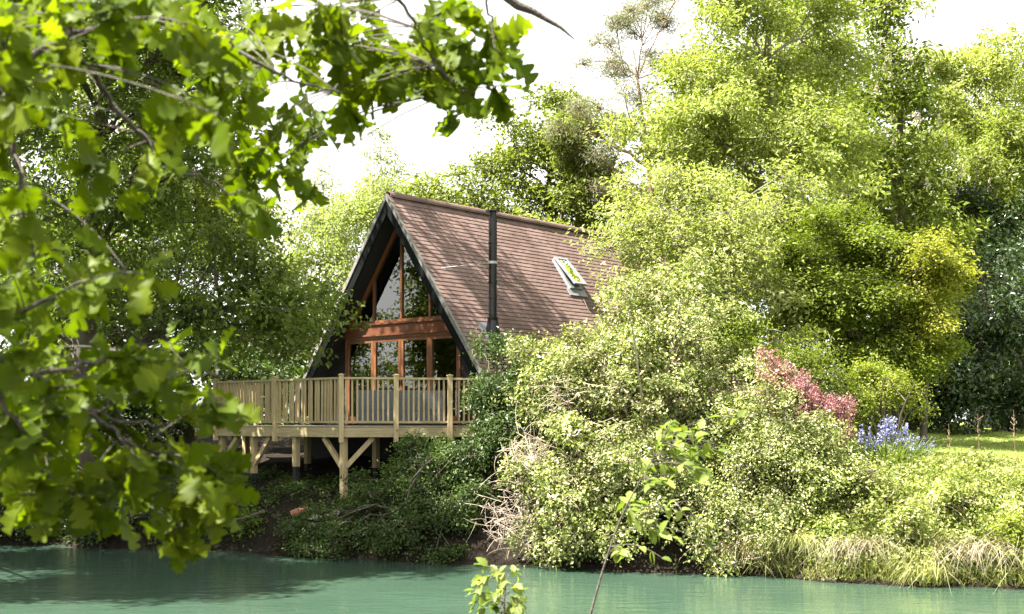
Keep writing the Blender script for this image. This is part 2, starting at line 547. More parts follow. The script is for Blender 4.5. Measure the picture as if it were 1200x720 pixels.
    if twigs:
        tl = (tips - org)
        sel = rng.choice(k, k, replace=False)
        cnt = np.repeat(np.arange(k), nt_)[keep]
        for i in sel:
            w_ = np.nonzero(cnt == i)[0]
            for j in w_[:twigs]:
                a_, b_ = C[i] - org, tl[j]
                mb.tube(bez(a_, (a_ + b_) / 2 + rng.normal(0, .08, 3), b_, 4), np.linspace(twig_r, twig_r * .4, 4), 3)
    mb.build(trunk_name, bark, root, smooth=True)
    return root


def blades(rng, P, h, w, lean, curl=.5, segs=3, dirs=None, sag=.35):
    """bent tapering blades as quads; P roots (N,3)"""
    n = len(P)
    ang = rng.uniform(0, 2 * math.pi, n)
    d = np.stack([np.cos(ang), np.sin(ang), np.zeros(n)], 1) if dirs is None else dirs
    sd = np.stack([-d[:, 1], d[:, 0], np.zeros(n)], 1)
    tw = rng.uniform(-.9, .9, n)[:, None]
    sd = unit(sd + d * tw)
    h, w, lean = (np.broadcast_to(np.asarray(x, float), (n,))[:, None] for x in (h, w, lean))
    rows = []
    for i in range(segs + 1):
        t = i / segs
        bend = lean * (t + curl * t * t)
        zz = t * (1 - sag * np.clip(bend, 0, 2.2) * t)
        c = P + d * h * bend * .7 + np.array([0, 0, 1.0]) * h * zz
        ww = w * (1 - t ** 1.6 * .93)
        rows += [c - sd * ww * .5, c + sd * ww * .5]
    V = np.stack(rows, 1)
    k = 2 * (segs + 1)
    fs = []
    base = np.arange(n)[:, None] * k
    for i in range(segs):
        fs.append(base + np.array([[2 * i, 2 * i + 1, 2 * i + 3, 2 * i + 2]]))
    return V.reshape(-1, 3), np.stack(fs, 1).reshape(-1, 4)


# ------------------------------------------------------------------ the A-frame chalet (house axes: x along the gable, y back along the ridge)
P1 = np.array([-3.01, 30.0])
ZA, LR, SL = 8.22, 11.5, 6.45                     # ridge height, ridge length, slope length
cs, sn = math.cos(PHI), math.sin(PHI)
house = empty('chalet', (P1[0], P1[1], 0), 'tall A-frame chalet with steep brown-red tiled roof and glazed gable above the water', 'house', rz=-TH)
rv, av = np.array([math.cos(TH), -math.sin(TH)]), np.array([math.sin(TH), math.cos(TH)])


def roof_at(px, py):
    """house coordinates (x, y, z) of the near roof slope seen at a pixel"""
    k = np.array([(px - CX) / F, 1.0, (HZ - py) / F])
    kx, ky = k[:2] @ rv, k[:2] @ av
    o = -P1
    ox, oy = o @ rv, o @ av
    # z = ZA - 1.41 x
    t = (ZA - EYE - 1.41 * ox) / (k[2] + 1.41 * kx)
    return np.array([ox + t * kx, oy + t * ky, EYE + t * k[2]])


def on_roof(s, u, v, h=0.0):
    """s side, u along ridge, v down the slope, h off the surface"""
    return (s * (v * cs + h * sn), u, ZA - v * sn + h * cs)


rng = np.random.default_rng(5)
deckm = MB()
for s in (1, -1):
    q = [on_roof(s, u, v, h) for u in (.02, LR - .02) for v in (0, SL - .03) for h in (-.07, -.02)]
    deckm.add(q, [(0, 1, 3, 2), (4, 6, 7, 5), (0, 4, 5, 1), (2, 3, 7, 6), (1, 5, 7, 3), (0, 2, 6, 4)])
roof = deckm.build('roof', M['tile_under'], house)
gauge, tw = .128, .172
for s, nm in ((1, 'tiles'), (-1, 'tiles')):
    V, Fq = [], []
    nrow, ncol = int(SL / gauge), int(LR / tw)
    for i in range(nrow):
        for j in range(ncol + 1):
            u0 = j * tw + (i % 2) * tw * .5 - tw * .5
            u1 = u0 + tw - .0015
            u0, u1 = max(u0, 0), min(u1, LR)
            if u1 - u0 < .02:
                continue
            v0, v1 = i * gauge - .03, i * gauge + gauge + .012 + rng.normal(0, .0025)
            v0 = max(v0, 0.01)
            ja, jb = rng.normal(0, .0016), rng.normal(0, .0016)
            b0, b1 = .021 + ja, .021 + jb
            n = len(V)
            for (u, v, h) in ((u0, v0, .004), (u1, v0, .004), (u1, v1, b1), (u0, v1, b0), (u1, v1, b1 - .016), (u0, v1, b0 - .016),
                              ):
                V.append(on_roof(s, u, v, h))
            V += [on_roof(s, u0, v0, -.012), on_roof(s, u1, v0, -.012)]
            Fq += [(n, n + 1, n + 2, n + 3), (n + 3, n + 2, n + 4, n + 5), (n, n + 3, n + 5, n + 6), (n + 1, n + 7, n + 4, n + 2)]
    Fq = np.array(Fq)
    poly_mesh(nm, V, Fq[:, ::-1] if s > 0 else Fq, M['tile'], roof)
mb = MB()
for k in range(int(LR / .4)):
    y0 = k * .4
    ang = np.linspace(-math.pi * .5 - .25, math.pi * .5 + .25, 9)
    r0, r1 = .115, .125
    v = []
    for (yy, rr) in ((y0, r0), (y0 + .41, r1)):
        for rad in (rr, rr - .02):
            v += [(math.sin(a) * rad, yy, ZA + .0 + math.cos(a) * rad - .03) for a in ang]
    fs = []
    for i in range(8):
        fs += [(i, i + 1, 18 + i + 1, 18 + i), (9 + i + 1, 9 + i, 27 + i, 27 + i + 1), (i + 1, i, 9 + i, 9 + i + 1), (18 + i, 18 + i + 1, 27 + i + 1, 27 + i)]
    mb.add(v, fs)
mb.build('ridge_tiles', M['tile'], roof)
# verge strip and bargeboards on the front edge, on both slopes
mb, mv = MB(), MB()
for s in (1, -1):
    for (b_, h0, h1, y0, y1, vs) in ((mb, -.27, -.075, -.045, .0, .02), (mv, -.07, .012, -.075, .015, .0)):
        q = [on_roof(s, y, v, h) for y in (y0, y1) for v in (0, SL) for h in (h0, h1)]
        # cut the top on the centre line
        for i in (0, 1, 4, 5):
            x, y, z = q[i]
            h = h0 if i in (0, 4) else h1
            q[i] = (0.0 + s * .0015, y, ZA + h / cs)
        b_.add(q, [(0, 1, 3, 2), (4, 6, 7, 5), (0, 4, 5, 1), (2, 3, 7, 6), (1, 5, 7, 3), (0, 2, 6, 4)])
mb.build('bargeboard', M['barge'], house)
mv.build('verge', M['verge'], house)
# soffit / rafters lining under the overhang, dark; inside lining pale
OV = .46
for (nm, y0, y1, h0, h1, mat) in (('soffit', .005, OV + .25, -.25, -.075, M['black']), ('ceiling_lining', OV + .26, 7.0, -.24, -.10, M['plaster'])):
    mb = MB()
    for s in (1, -1):
        q = [on_roof(s, y, v, h) for y in (y0, y1) for v in (0, SL - .12) for h in (h0, h1)]
        for i in (0, 1, 4, 5):
            h = h0 if i in (0, 4) else h1
            q[i] = (s * .0015, q[i][1], ZA + h / cs)
        mb.add(q, [(0, 1, 3, 2), (4, 6, 7, 5), (0, 4, 5, 1), (2, 3, 7, 6), (1, 5, 7, 3), (0, 2, 6, 4)])
    mb.build(nm, mat, house)
FZ = 2.64                                         # floor level
APX = ZA - .25 / cs                               # underside apex


def half(z):
    return (APX - z) / math.tan(PHI)


DW, DT, BT = 1.97, 4.84, 5.15                     # door half width, door head, beam top
# black weatherboard walls either side of the doors, lapped boards
mb = MB()
for s in (1, -1):
    z = 1.2
    while z < DT:
        z1 = min(z + .16, DT)
        hw0, hw1 = min(half(max(z, 3.1)), 3.5), min(half(max(z1, 3.1)), 3.5)
        a0, a1 = s * (DW + .0), s * min(hw0, hw1 + .0)
        pts = [(DW + .05, z), (max(hw0 + .02, DW + .06), z), (max(hw1 + .02, DW + .055), z1), (DW + .05, z1)]
        mb.prism_y([(s * p[0], p[1]) for p in (pts if s > 0 else pts[::-1])], OV + (.0 if True else 0), OV + .05)
        v = [(s * (DW + .05), OV - .022, z), (s * max(hw0, DW + .06), OV - .022, z), (s * max(hw1, DW + .055), OV - .003, z1), (s * (DW + .05), OV - .003, z1)]
        mb.add(v, [(0, 1, 2, 3)])
        z = z1
mb.box(-3.5, 3.5, OV + .02, OV + .06, 1.2, FZ - .02)
for yb in (LR - .4,):
    mb.prism_y([(-3.4, 1.2), (3.4, 1.2), (3.4, 3.0), (0, ZA - .55), (-3.4, 3.0)], yb, yb + .1)
for s in (1, -1):
    mb.box(*sorted((s * 3.42, s * 3.5)), OV + .07, LR - .41, 1.0, 3.0)
mb.build('wall', M['black'], house)
mb = MB()
mb.box(-3.4, 3.4, OV + .08, 7.0, FZ - .1, FZ)
mb.build('floor', M['floor'], house)
mb = MB()
mb.prism_y([(-3.3, FZ + .01), (3.3, FZ + .01), (3.3, 3.1), (0, ZA - .6), (-3.3, 3.1)], 6.2, 6.3)
mb.build('back_partition', M['plaster'], house)
# cross beam between doors and gable light
mb = MB()
mb.box(-half(DT + .05) - .02, half(DT + .05) + .02, OV - .06, OV + .14, DT + .05, BT - .03)
mb.box(-half(BT) - .06, half(BT) + .06, OV - .10, OV + .14, BT - .027, BT + .02)
mb.box(-half(DT) - .04, half(DT) + .04, OV - .09, OV + .14, DT + .004, DT + .047)
mb.build('cross_beam', M['joinery_dark'], house)
# gable light: frame with mullions, panes as children
ft = .10
gl = MB()
APG = APX - .02
for s in (1, -1):
    t = ft / cs
    zt, zb = APG, BT + .025
    ox, ix = half(zb), half(zb) - ft / sn
    pts = [(0.001 * s, zt), (0.001 * s, zt - t), (s * ix, zb), (s * ox, zb)]
    gl.prism_y(pts if s < 0 else pts[::-1], OV - .03, OV + .07)
gl.box(-half(BT) + ft / sn - .02, half(BT) - ft / sn + .02, OV - .02, OV + .06, BT + .026, BT + .09)
gap = half(BT) - ft / sn
mull = (-.985, 0, .985)
for mx in mull:
    zt = min(APG - ft / cs - abs(mx) * math.tan(PHI) + .04, APG - .1)
    gl.box(mx - .03, mx + .03, OV - .026, OV + .062, BT + .08, zt)
gable = gl.build('gable_window', M['joinery'], house)
edges = [-gap] + list(mull) + [gap]
for i in range(4):
    a, b_ = edges[i] + .03, edges[i + 1] - .03
    zl = lambda x: APG - ft / cs - abs(x) * math.tan(PHI) + .03
    z0 = BT + .08
    pts = [(a, z0), (b_, z0), (b_, max(zl(b_), z0 + .01)), (a, max(zl(a), z0 + .01))]
    MB().prism_y(pts, OV + .015, OV + .03).build('pane', M['glass'], gable)
# four folding doors
pw = DW * 2 / 4
for i in range(4):
    x0, x1 = -DW + i * pw + .004, -DW + (i + 1) * pw - .004
    d = MB()
    st = .085
    d.box(x0, x0 + st, OV - .03, OV + .04, FZ + .02, DT - .062)
    d.box(x1 - st, x1, OV - .03, OV + .04, FZ + .02, DT - .062)
    d.box(x0 + st, x1 - st, OV - .028, OV + .038, FZ + .02, FZ + .2)
    d.box(x0 + st, x1 - st, OV - .028, OV + .038, DT - .15, DT - .062)
    door = d.build('door', M['joinery'], house)
    MB().box(x0 + st - .01, x1 - st + .01, OV, OV + .016, FZ + .19, DT - .14).build('pane', M['glass'], door)
    if i in (1, 2):
        xx = x1 - .04 if i == 1 else x0 + .04
        h = MB()
        h.box(xx - .015, xx + .015, OV - .045, OV - .031, FZ + .95, FZ + 1.15)
        h.box(xx - .05, xx + .05, OV - .07, OV - .05, FZ + 1.06, FZ + 1.08)
        h.build('handle', M['flue'], door)
fr = MB()
fr.box(-DW - .05, -DW, OV - .05, OV + .06, FZ, DT)
fr.box(DW, DW + .05, OV - .05, OV + .06, FZ, DT)
fr.box(-DW + .001, DW - .001, OV - .05, OV + .06, DT - .06, DT + .0)
fr.build('door_frame', M['joinery'], house)
# flue
fb = roof_at(577.5, 397)
flx, fly, flz = fb
ftop = 7.55
f = MB()
rr = .098
f.tube([(flx, fly, flz - .3), (flx, fly, ftop)], rr, 20)
for zz in (flz + .55, flz + .95, 5.98, 6.9):
    f.tube([(flx, fly, zz), (flx, fly, zz + .035)], rr + .012, 20)
flue = f.build('flue_pipe', M['flue'], house)
f = MB()
f.tube([(flx, fly, ftop + .003), (flx, fly, ftop + .10)], rr * .8, 16)
f.tube([(flx, fly, ftop + .10), (flx, fly, ftop + .13), (flx, fly, ftop + .155)], [.17, .17, .05], 20)
f.build('rain_cowl', M['flue'], flue)
f = MB()
f.tube([(flx, fly, flz - .12), (flx, fly, flz + .22), (flx, fly, flz + .42), (flx, fly, flz + .50)], [.2, .165, .125, .135], 16)
f.build('storm_collar', M['flue'], flue)
f = MB()
q = [on_roof(1, fly + du, flx / cs + dv, h) for du in (-.3, .3) for dv in (-.45, .42) for h in (.03, .05)]
f.add(q, [(0, 1, 3, 2), (4, 6, 7, 5), (0, 4, 5, 1), (2, 3, 7, 6), (1, 5, 7, 3), (0, 2, 6, 4)])
f.build('flashing', M['lead'], flue)
f = MB()
zb = EYE + (HZ - 308) / F * 29.1
f.tube([(flx, fly, zb - .03), (flx, fly, zb + .03)], rr + .016, 20)
f.build('clamp_band', M['steel'], flue)
f = MB()
for (px, py) in ((517, 314), (546, 330)):
    e = roof_at(px, py)
    f.tube([(flx, fly, zb), tuple(e)], .007, 6)
f.build('stay_rod', M['steel'], flue)
# skylight: kerb on the roof, sash tilted open at the foot
ca, cb = roof_at(645, 305), roof_at(663, 305.5)
cc = roof_at(667, 340)
su = (min(ca[1], cc[1]) * .5 + max(ca[1], cc[1]) * .5)
u0 = (ca[1] + cc[1]) / 2
u1 = u0 + .52
v0, v1 = ca[0] / cs, cc[0] / cs


def slab(b_, ua, ub, va, vb, ha, hb, tilt=None):
    q = []
    for u in (ua, ub):
        for v in (va, vb):
            for h in (ha, hb):
                hh = h + (0 if tilt is None else (v - tilt[0]) * tilt[1])
                q.append(on_roof(1, u, v, hh))
    b_.add(q, [(0, 1, 3, 2), (4, 6, 7, 5), (0, 4, 5, 1), (2, 3, 7, 6), (1, 5, 7, 3), (0, 2, 6, 4)])


b_ = MB()
e = .07
slab(b_, u0, u1, v0, v0 + e, .0, .10)
slab(b_, u0, u1, v1 - e, v1, .0, .10)
slab(b_, u0, u0 + e, v0 + e, v1 - e, .0, .098)
slab(b_, u1 - e, u1, v0 + e, v1 - e, .0, .098)
slab(b_, u0 - .12, u1 + .12, v1 + .002, v1 + .22, .03, .05)
sky_l = b_.build('skylight', M['alu'], house)
b_ = MB()
tl = (v0, .13)
slab(b_, u0 - .01, u1 + .01, v0, v0 + e, .11, .16, tl)
slab(b_, u0 - .01, u1 + .01, v1 - e, v1, .11, .16, tl)
slab(b_, u0 - .01, u0 + e, v0 + e, v1 - e, .112, .158, tl)
slab(b_, u1 - e, u1 + .01, v0 + e, v1 - e, .112, .158, tl)
b_.build('sash', M['alu'], sky_l)
b_ = MB()
slab(b_, u0 + e - .005, u1 - e + .005, v0 + e - .005, v1 - e + .005, .13, .142, tl)
b_.build('pane', M['roofglass'], sky_l)
b_ = MB()
slab(b_, u0 + e + .002, u1 - e - .002, v0 + e + .002, v1 - e - .002, .034, .04)
b_.build('blind', M['cushion'], sky_l)

# ------------------------------------------------------------------ the deck on posts
deck = empty('timber_deck', (P1[0], P1[1], 0), 'raised timber deck on posts with slatted balustrade in front of the chalet', 'deck', rz=-TH)
DZ, YF = 2.62, -3.39
poly = [(-4.3, -.64), (-2.2, YF), (2.2, YF), (4.3, -.64), (3.4, .45), (-3.4, .45)]
mb = MB()


def clip_x(y):
    """half width of the deck at local y"""
    if y < -.64:
        return 2.2 + (y - YF) / (-.64 - YF) * 2.1
    return 4.3 - (y + .64) / 1.09 * .9


y = YF + .03
while y < .30:
    y1 = y + .14
    a, b_ = clip_x(y) - .03, clip_x(y1) - .03
    mb.prism([(-a, y), (a, y), (b_, y1), (-b_, y1)], DZ - .028, DZ)
    y += .146
mb.build('deck_boards', M['deck'], deck)
mb = MB()
for (p, q) in zip(poly[:3], poly[1:4]):
    mb.bar((p[0], p[1], DZ - .135), (q[0], q[1], DZ - .135), .05, .20)
mb.build('edge_beam', M['timber_h'], deck)
mb = MB()
x = -4.05
while x < 4.1:
    ya = YF + .04 if abs(x) < 2.15 else YF + .04 + (abs(x) - 2.2) / 2.1 * 2.75
    mb.box(x - .025, x + .025, ya + .03, .45, DZ - .21, DZ - .03)
    x += .45
mb.build('joists', M['timber_h'], deck)
RT = 2.7 + (495 - 442) / F * 26                    # rail top
mb, mb2 = MB(), MB()
segs = list(zip(poly[:3], poly[1:4]))
for (p, q) in segs:
    mb.bar((p[0], p[1], RT - .022), (q[0], q[1], RT - .022), .085, .044)
    mb2.bar((p[0], p[1], DZ + .085), (q[0], q[1], DZ + .085), .05, .045)
mb.build('handrail', M['timber_h'], deck)
mb2.build('bottom_rail', M['timber_h'], deck)
posts = []
for (p, q) in segs:
    L = math.dist(p, q)
    n = 2 if abs(p[1] - q[1]) < .1 else 3
    for i in range(n):
        t = i / n
        posts.append((p[0] + (q[0] - p[0]) * t, p[1] + (q[1] - p[1]) * t, math.atan2(q[1] - p[1], q[0] - p[0])))
posts.append((4.3, -.64, 0))
b0 = MB()
b0.box(-.05, .05, -.05, .05, DZ - .34, RT + .035)
c0 = MB()
c0.box(-.064, .064, -.064, .064, RT + .035, RT + .058)
c0.add([(-.055, -.055, RT + .058), (.055, -.055, RT + .058), (.055, .055, RT + .058), (-.055, .055, RT + .058), (0, 0, RT + .078)], [(0, 1, 4), (1, 2, 4), (2, 3, 4), (3, 0, 4)])
np0 = b0.build('newel_post', M['timber'], deck)
cp0 = c0.build('post_cap', M['timber'], np0)
for i, (x, y, a) in enumerate(posts):
    if i == 0:
        o = np0
    else:
        o = np0.copy()
        COL.objects.link(o)
        o.parent = deck
        c = cp0.copy()
        COL.objects.link(c)
        c.parent = o
    o.location = (x, y - .02, 0)
    o.rotation_euler = (0, 0, a)
bal = MB()
bal.box(-.019, .019, -.019, .019, DZ + .11, RT - .045)
bal0 = None
spots = []
for (p, q) in segs:
    L = math.dist(p, q)
    n = int(L / .106)
    for i in range(1, n):
        t = i / n
        x, y = p[0] + (q[0] - p[0]) * t, p[1] + (q[1] - p[1]) * t
        if min(math.hypot(x - a, y - b) for a, b, _ in posts) < .075:
            continue
        spots.append((x, y, math.atan2(q[1] - p[1], q[0] - p[0])))
for i, (x, y, a) in enumerate(spots):
    if bal0 is None:
        o = bal0 = bal.build('baluster', M['timber'], deck)
    else:
        o = bal0.copy()
        COL.objects.link(o)
        o.parent = deck
    o.location = (x, y, 0)
    o.rotation_euler = (random.Random(i).uniform(-.006, .006), 0, a)


def h2w(x, y):
    w_ = P1 + rv * x + av * y
    return w_[0], w_[1]


def support(x, y, pad=0.0):
    g_ = gz(*h2w(x, y))
    b = MB()
    b.box(x - .06, x + .06, y - .06, y + .06, g_ - .1 + pad, DZ - .24)
    o = b.build('support_post', M['timber'], deck)
    if pad:
        b = MB()
        b.box(x - .055, x + .055, y - .055, y + .055, g_ - .3, g_ - .1 + pad - .003)
        b.build('footing', M['pad'], o)
    return o


for (x, y, pd) in ((2.12, YF + .12, 0), (.55, YF + .12, .55), (-.95, YF + .12, .3), (-2.15, YF + .12, 0), (3.35, -1.7, 0), (-3.35, -1.7, 0),
                   (1.2, -1.5, .3), (-1.2, -1.5, .3), (2.8, -.2, 0)):
    support(x, y, pd)
bz_, bt = DZ - .24 - .62, DZ - .24
for (x, y, dx, dy) in ((2.12, YF + .12, -.62, 0), (2.12, YF + .12, .37, .49), (-.95, YF + .12, .6, 0), (-2.15, YF + .12, .6, 0)):
    n = math.hypot(dx, dy)
    b = MB()
    b.bar((x + dx / n * .05, y + dy / n * .05 - .003, bz_), (x + dx, y + dy - .003, bt - .01), .085, .10)
    b.build('brace', M['timber'], deck)

# grey outdoor sofa behind the balustrade
sofa = empty('outdoor_sofa', (*h2w(2.05, -1.55), DZ), 'grey woven outdoor sofa with pale cushions behind the deck balustrade', 'sofa', rz=-TH + R(52))
b = MB()
b.box(-.95, .95, -.4, .4, .04, .34)
b.build('base', M['rattan'], sofa)
b = MB()
b.box(-.95, .95, -.403, -.28, .345, .78)
b.build('backrest', M['rattan'], sofa)
for s in (1, -1):
    MB().box(*sorted((s * .84, s * .953)), -.275, .402, .345, .60).build('armrest', M['rattan'], sofa)
for s in (1, -1):
    MB().box(*sorted((s * .01, s * .83)), -.27, .38, .345, .47).build('cushion', M['cushion'], sofa)

# ------------------------------------------------------------------ small things under the deck
pp = PX(352, 609, 25.6)
pz = gz(pp[0], pp[1])
b = MB()
b.tube([(-.17, 0, .0), (.17, .05, .13)], .075, 14)
o = b.build('drain_pipe', M['terracotta'], None, smooth=False)
o.location = (pp[0], pp[1] - .1, pz + .14)
tag(o, 'short terracotta pipe lying on the bank below the deck', 'pipe')
rs = random.Random(3)
stones = [((398, 577), .16, 'flat pale stone on the bank close to the corner post'), ((385, 596), .13, 'small tan stone on bare soil below the deck corner'),
          ((372, 598), .17, 'broad low stone on bare soil left of the tan stone'), ((391, 606), .12, 'rounded pale stone beside the low evergreen shrub')]
for (p_, r_, lab) in stones:
    w_ = PX(p_[0], p_[1], 25.7)
    b = MB()
    rgs = np.random.default_rng(int(p_[0]))
    th = np.linspace(0, 2 * math.pi, 9)[:-1]
    v = []
    for zz, k in ((0, 1), (.45, .95), (.8, .6)):
        for t in th:
            q = k * rgs.uniform(.8, 1.15)
            v.append((math.cos(t) * r_ * q, math.sin(t) * r_ * q * .8, zz * r_ * rgs.uniform(.5, .8)))
    fs = [(i * 8 + j, i * 8 + (j + 1) % 8, (i + 1) * 8 + (j + 1) % 8, (i + 1) * 8 + j) for i in range(2) for j in range(8)]
    fs.append(tuple(range(16, 24)))
    b.add(v, fs)
    o = b.build('stone', M['stone'])
    o.location = (w_[0], w_[1] - .1, gz(w_[0], w_[1] - .1))
    tag(o, lab, 'stone', 'stones on the bank under the deck')

exec_veg = True
# ------------------------------------------------------------------ trees
G = 'trees behind the chalet'
plant('oak_tree', 'big oak with dark limbs left of the chalet, its boughs reaching the gable', 'tree', (-10.2, 28.8),
      [(110, 110, 190, 160, 26.5, 3.2), (240, 130, 115, 110, 26.5, 2.8), (150, 290, 150, 90, 27.5, 3.0), (320, 335, 88, 66, 28.6, 1.7),
       (250, 390, 95, 60, 29.0, 1.8), (350, 395, 45, 45, 29.2, 1.2), (60, 380, 110, 80, 29, 2.4), (120, -80, 200, 130, 26.5, 3.4), (290, -40, 80, 70, 26, 2), (345, -110, 75, 55, 28.5, 1.5), (400, -170, 60, 45, 28.5, 1.2), (440, -230, 70, 45, 28.8, 1.2), (300, -70, 50, 40, 29.5, 1.2)],  # the last, out-of-view lobes are added to dapple the roof with shadow
      M['oak'], M['bark'], 11, dens=.95, cr=.95, nt_=28, nl=13, size=.155, trunk_r=.38, spread=.14, flat=.55, up=.8)
plant('yew_tree', 'dark dense yew behind the big oak on the far left', 'tree', (-14.5, 36),
      [(20, 300, 130, 150, 35, 3), (200, 380, 110, 75, 37, 2.5), (310, 400, 80, 55, 37, 2), (195, 310, 80, 55, 37, 2)], M['yew'], M['bark'], 12, cr=1.0, nt_=40, nl=9, size=.13, trunk_r=.3)
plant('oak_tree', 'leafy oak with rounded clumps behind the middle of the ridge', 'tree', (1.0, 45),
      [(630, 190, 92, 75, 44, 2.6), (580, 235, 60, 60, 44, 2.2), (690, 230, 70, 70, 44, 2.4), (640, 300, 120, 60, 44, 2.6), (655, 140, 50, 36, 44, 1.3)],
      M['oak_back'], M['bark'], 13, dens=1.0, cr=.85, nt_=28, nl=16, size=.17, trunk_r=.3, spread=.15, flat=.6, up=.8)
plant('lime_tree', 'pale yellow-green tree just left of the gable, far behind', 'tree', (-6.2, 47),
      [(395, 290, 62, 66, 46, 2), (430, 258, 44, 50, 46, 1.6), (465, 270, 30, 40, 46, 1.4), (350, 330, 60, 60, 46, 2), (420, 350, 70, 60, 46, 2)], M['far'], M['bark_pale'], 14,
      cr=.85, nt_=34, nl=8, size=.15, trunk_r=.16, spread=.2)
plant('birch_tree', 'thin airy birch standing highest above the gable apex', 'birch', (-6.0, 56),
      [(445, 190, 22, 55, 55, .9), (440, 240, 30, 40, 55, 1.2), (462, 225, 20, 40, 55, .9)], M['far'], M['bark_pale'], 15, cr=.6, nt_=20, nl=5, size=.13, trunk_r=.1, spread=.25, dens=1.5, twigs=12)
plant('birch_tree', 'thin wispy birch between the big oak and the gable', 'birch', (-9.0, 56),
      [(375, 235, 18, 50, 55, .9), (362, 270, 26, 40, 55, 1.1), (395, 250, 20, 40, 55, .9)], M['far'], M['bark_pale'], 16, cr=.6, nt_=20, nl=5, size=.13, trunk_r=.1, spread=.25, dens=1.5, twigs=12)
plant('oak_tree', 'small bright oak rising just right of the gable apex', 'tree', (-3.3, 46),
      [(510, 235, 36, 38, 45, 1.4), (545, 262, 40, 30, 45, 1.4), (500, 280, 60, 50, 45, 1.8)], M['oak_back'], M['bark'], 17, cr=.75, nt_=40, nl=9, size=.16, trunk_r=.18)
# Scots pine
plant('pine_tree', 'tall Scots pine with bare reddish trunk and sparse grey needles', 'pine', (5.4, 42),
      [(745, 30, 45, 30, 42, 1.2), (725, 75, 30, 18, 42, 1), (790, 0, 50, 30, 42, 1.3), (770, 60, 30, 20, 42, 1.0), (690, 130, 40, 24, 42, 1.2), (665, 165, 40, 20, 42, 1.2),
       (705, 185, 40, 30, 42, 1.2), (740, 150, 25, 25, 42, 1), (715, 225, 35, 25, 42, 1.1), (700, 72, 30, 18, 42, .9), (742, 108, 36, 18, 42, 1), (715, 40, 26, 16, 42, .8), (800, 90, 30, 26, 42, 1)], M['pine'], M['bark_pine'], 18, cr=.55, nt_=46, nl=9, size=.17, aspect=.12,
      trunk_r=.24, spread=.14, dens=.6, twigs=14, flat=.6, rnd=1.0, twig_r=.016, limb_r=1.3)
# the pale tree group right of the roof
plant('lime_tree', 'tallest pale lime-green tree right of the roof, filling the top middle', 'tree', (7.0, 33),
      [(860, 50, 95, 90, 32, 2.2), (830, 150, 105, 85, 31.5, 2.4), (930, 120, 90, 110, 32.5, 2.4), (990, 40, 70, 90, 33, 2.0), (900, 240, 100, 100, 31, 2.4),
       (960, 220, 70, 90, 31, 2.0), (860, -60, 120, 70, 32, 2.2), (880, 150, 90, 90, 30.5, 1.6), (800, 130, 60, 60, 31, 1.5)], M['lime2'], M['bark_pale'], 19, dens=1.05, cr=.9, nt_=30, nl=16, size=.135, aspect=.48, trunk_r=.26, spread=.14, flat=.46, up=.85)
plant('ash_tree', 'light feathery ash leaning over the near roof slope', 'tree', (4.3, 27.5),
      [(790, 230, 80, 75, 27.2, 1.5), (740, 250, 42, 70, 27, 1.0), (800, 310, 90, 60, 26.6, 1.5), (728, 305, 28, 44, 26.4, .8), (745, 350, 40, 40, 26, .9), (860, 330, 90, 80, 26.6, 1.6), (905, 270, 60, 60, 27, 1.3), (880, 395, 60, 45, 26.2, 1.1), (840, 270, 70, 60, 26.6, 1.2), (800, 345, 60, 40, 26.2, 1.0)],
      M['lime'], M['bark_pale'], 20, dens=1.0, cr=.72, nt_=24, nl=14, size=.115, aspect=.42, trunk_r=.13, spread=.13, flat=.5, up=.75, stems=3, twigs=9)
chest = plant('chestnut_tree', 'darker horse chestnut with pale flower candles right of the tall lime-green tree', 'tree', (12.0, 38),
      [(1045, 120, 55, 80, 37, 2.0), (1030, 20, 50, 60, 37, 1.8), (1050, 210, 65, 70, 37, 2.2), (1070, 290, 60, 60, 37, 2.2)], M['chestnut'], M['bark'], 21, cr=.9, nt_=34, nl=9, size=.22, aspect=.42,
      trunk_r=.34, spread=.2, up=.9, flat=.55)
def candles(root, lobes, n, seed):
    rng = np.random.default_rng(seed)
    org = np.array(root.location)
    tips = []
    for i in range(n):
        px, py, rx, ry, d, dep = lobes[int(rng.integers(len(lobes)))]
        q = unit(rng.normal(0, 1, 3) * np.array([1, .5, 1]) + np.array([0, -.9, .2]))
        c = PX(px, py, d) + q * np.array([rx * d / F, dep, ry * d / F]) * rng.uniform(.9, 1.08)
        for k in range(46):
            z = rng.uniform(0, .30)
            w_ = .055 * (1 - z / .36)
            tips.append(c + np.array([rng.normal(0, w_), rng.normal(0, w_), z]))
    t = np.array(tips)
    V, Fq = leaf_cloud(rng, t, unit(rng.normal(0, 1, t.shape)), 1, .01, .06, .9, rnd=1.0)
    poly_mesh('blossom', V - org, Fq, M['flower'], root)


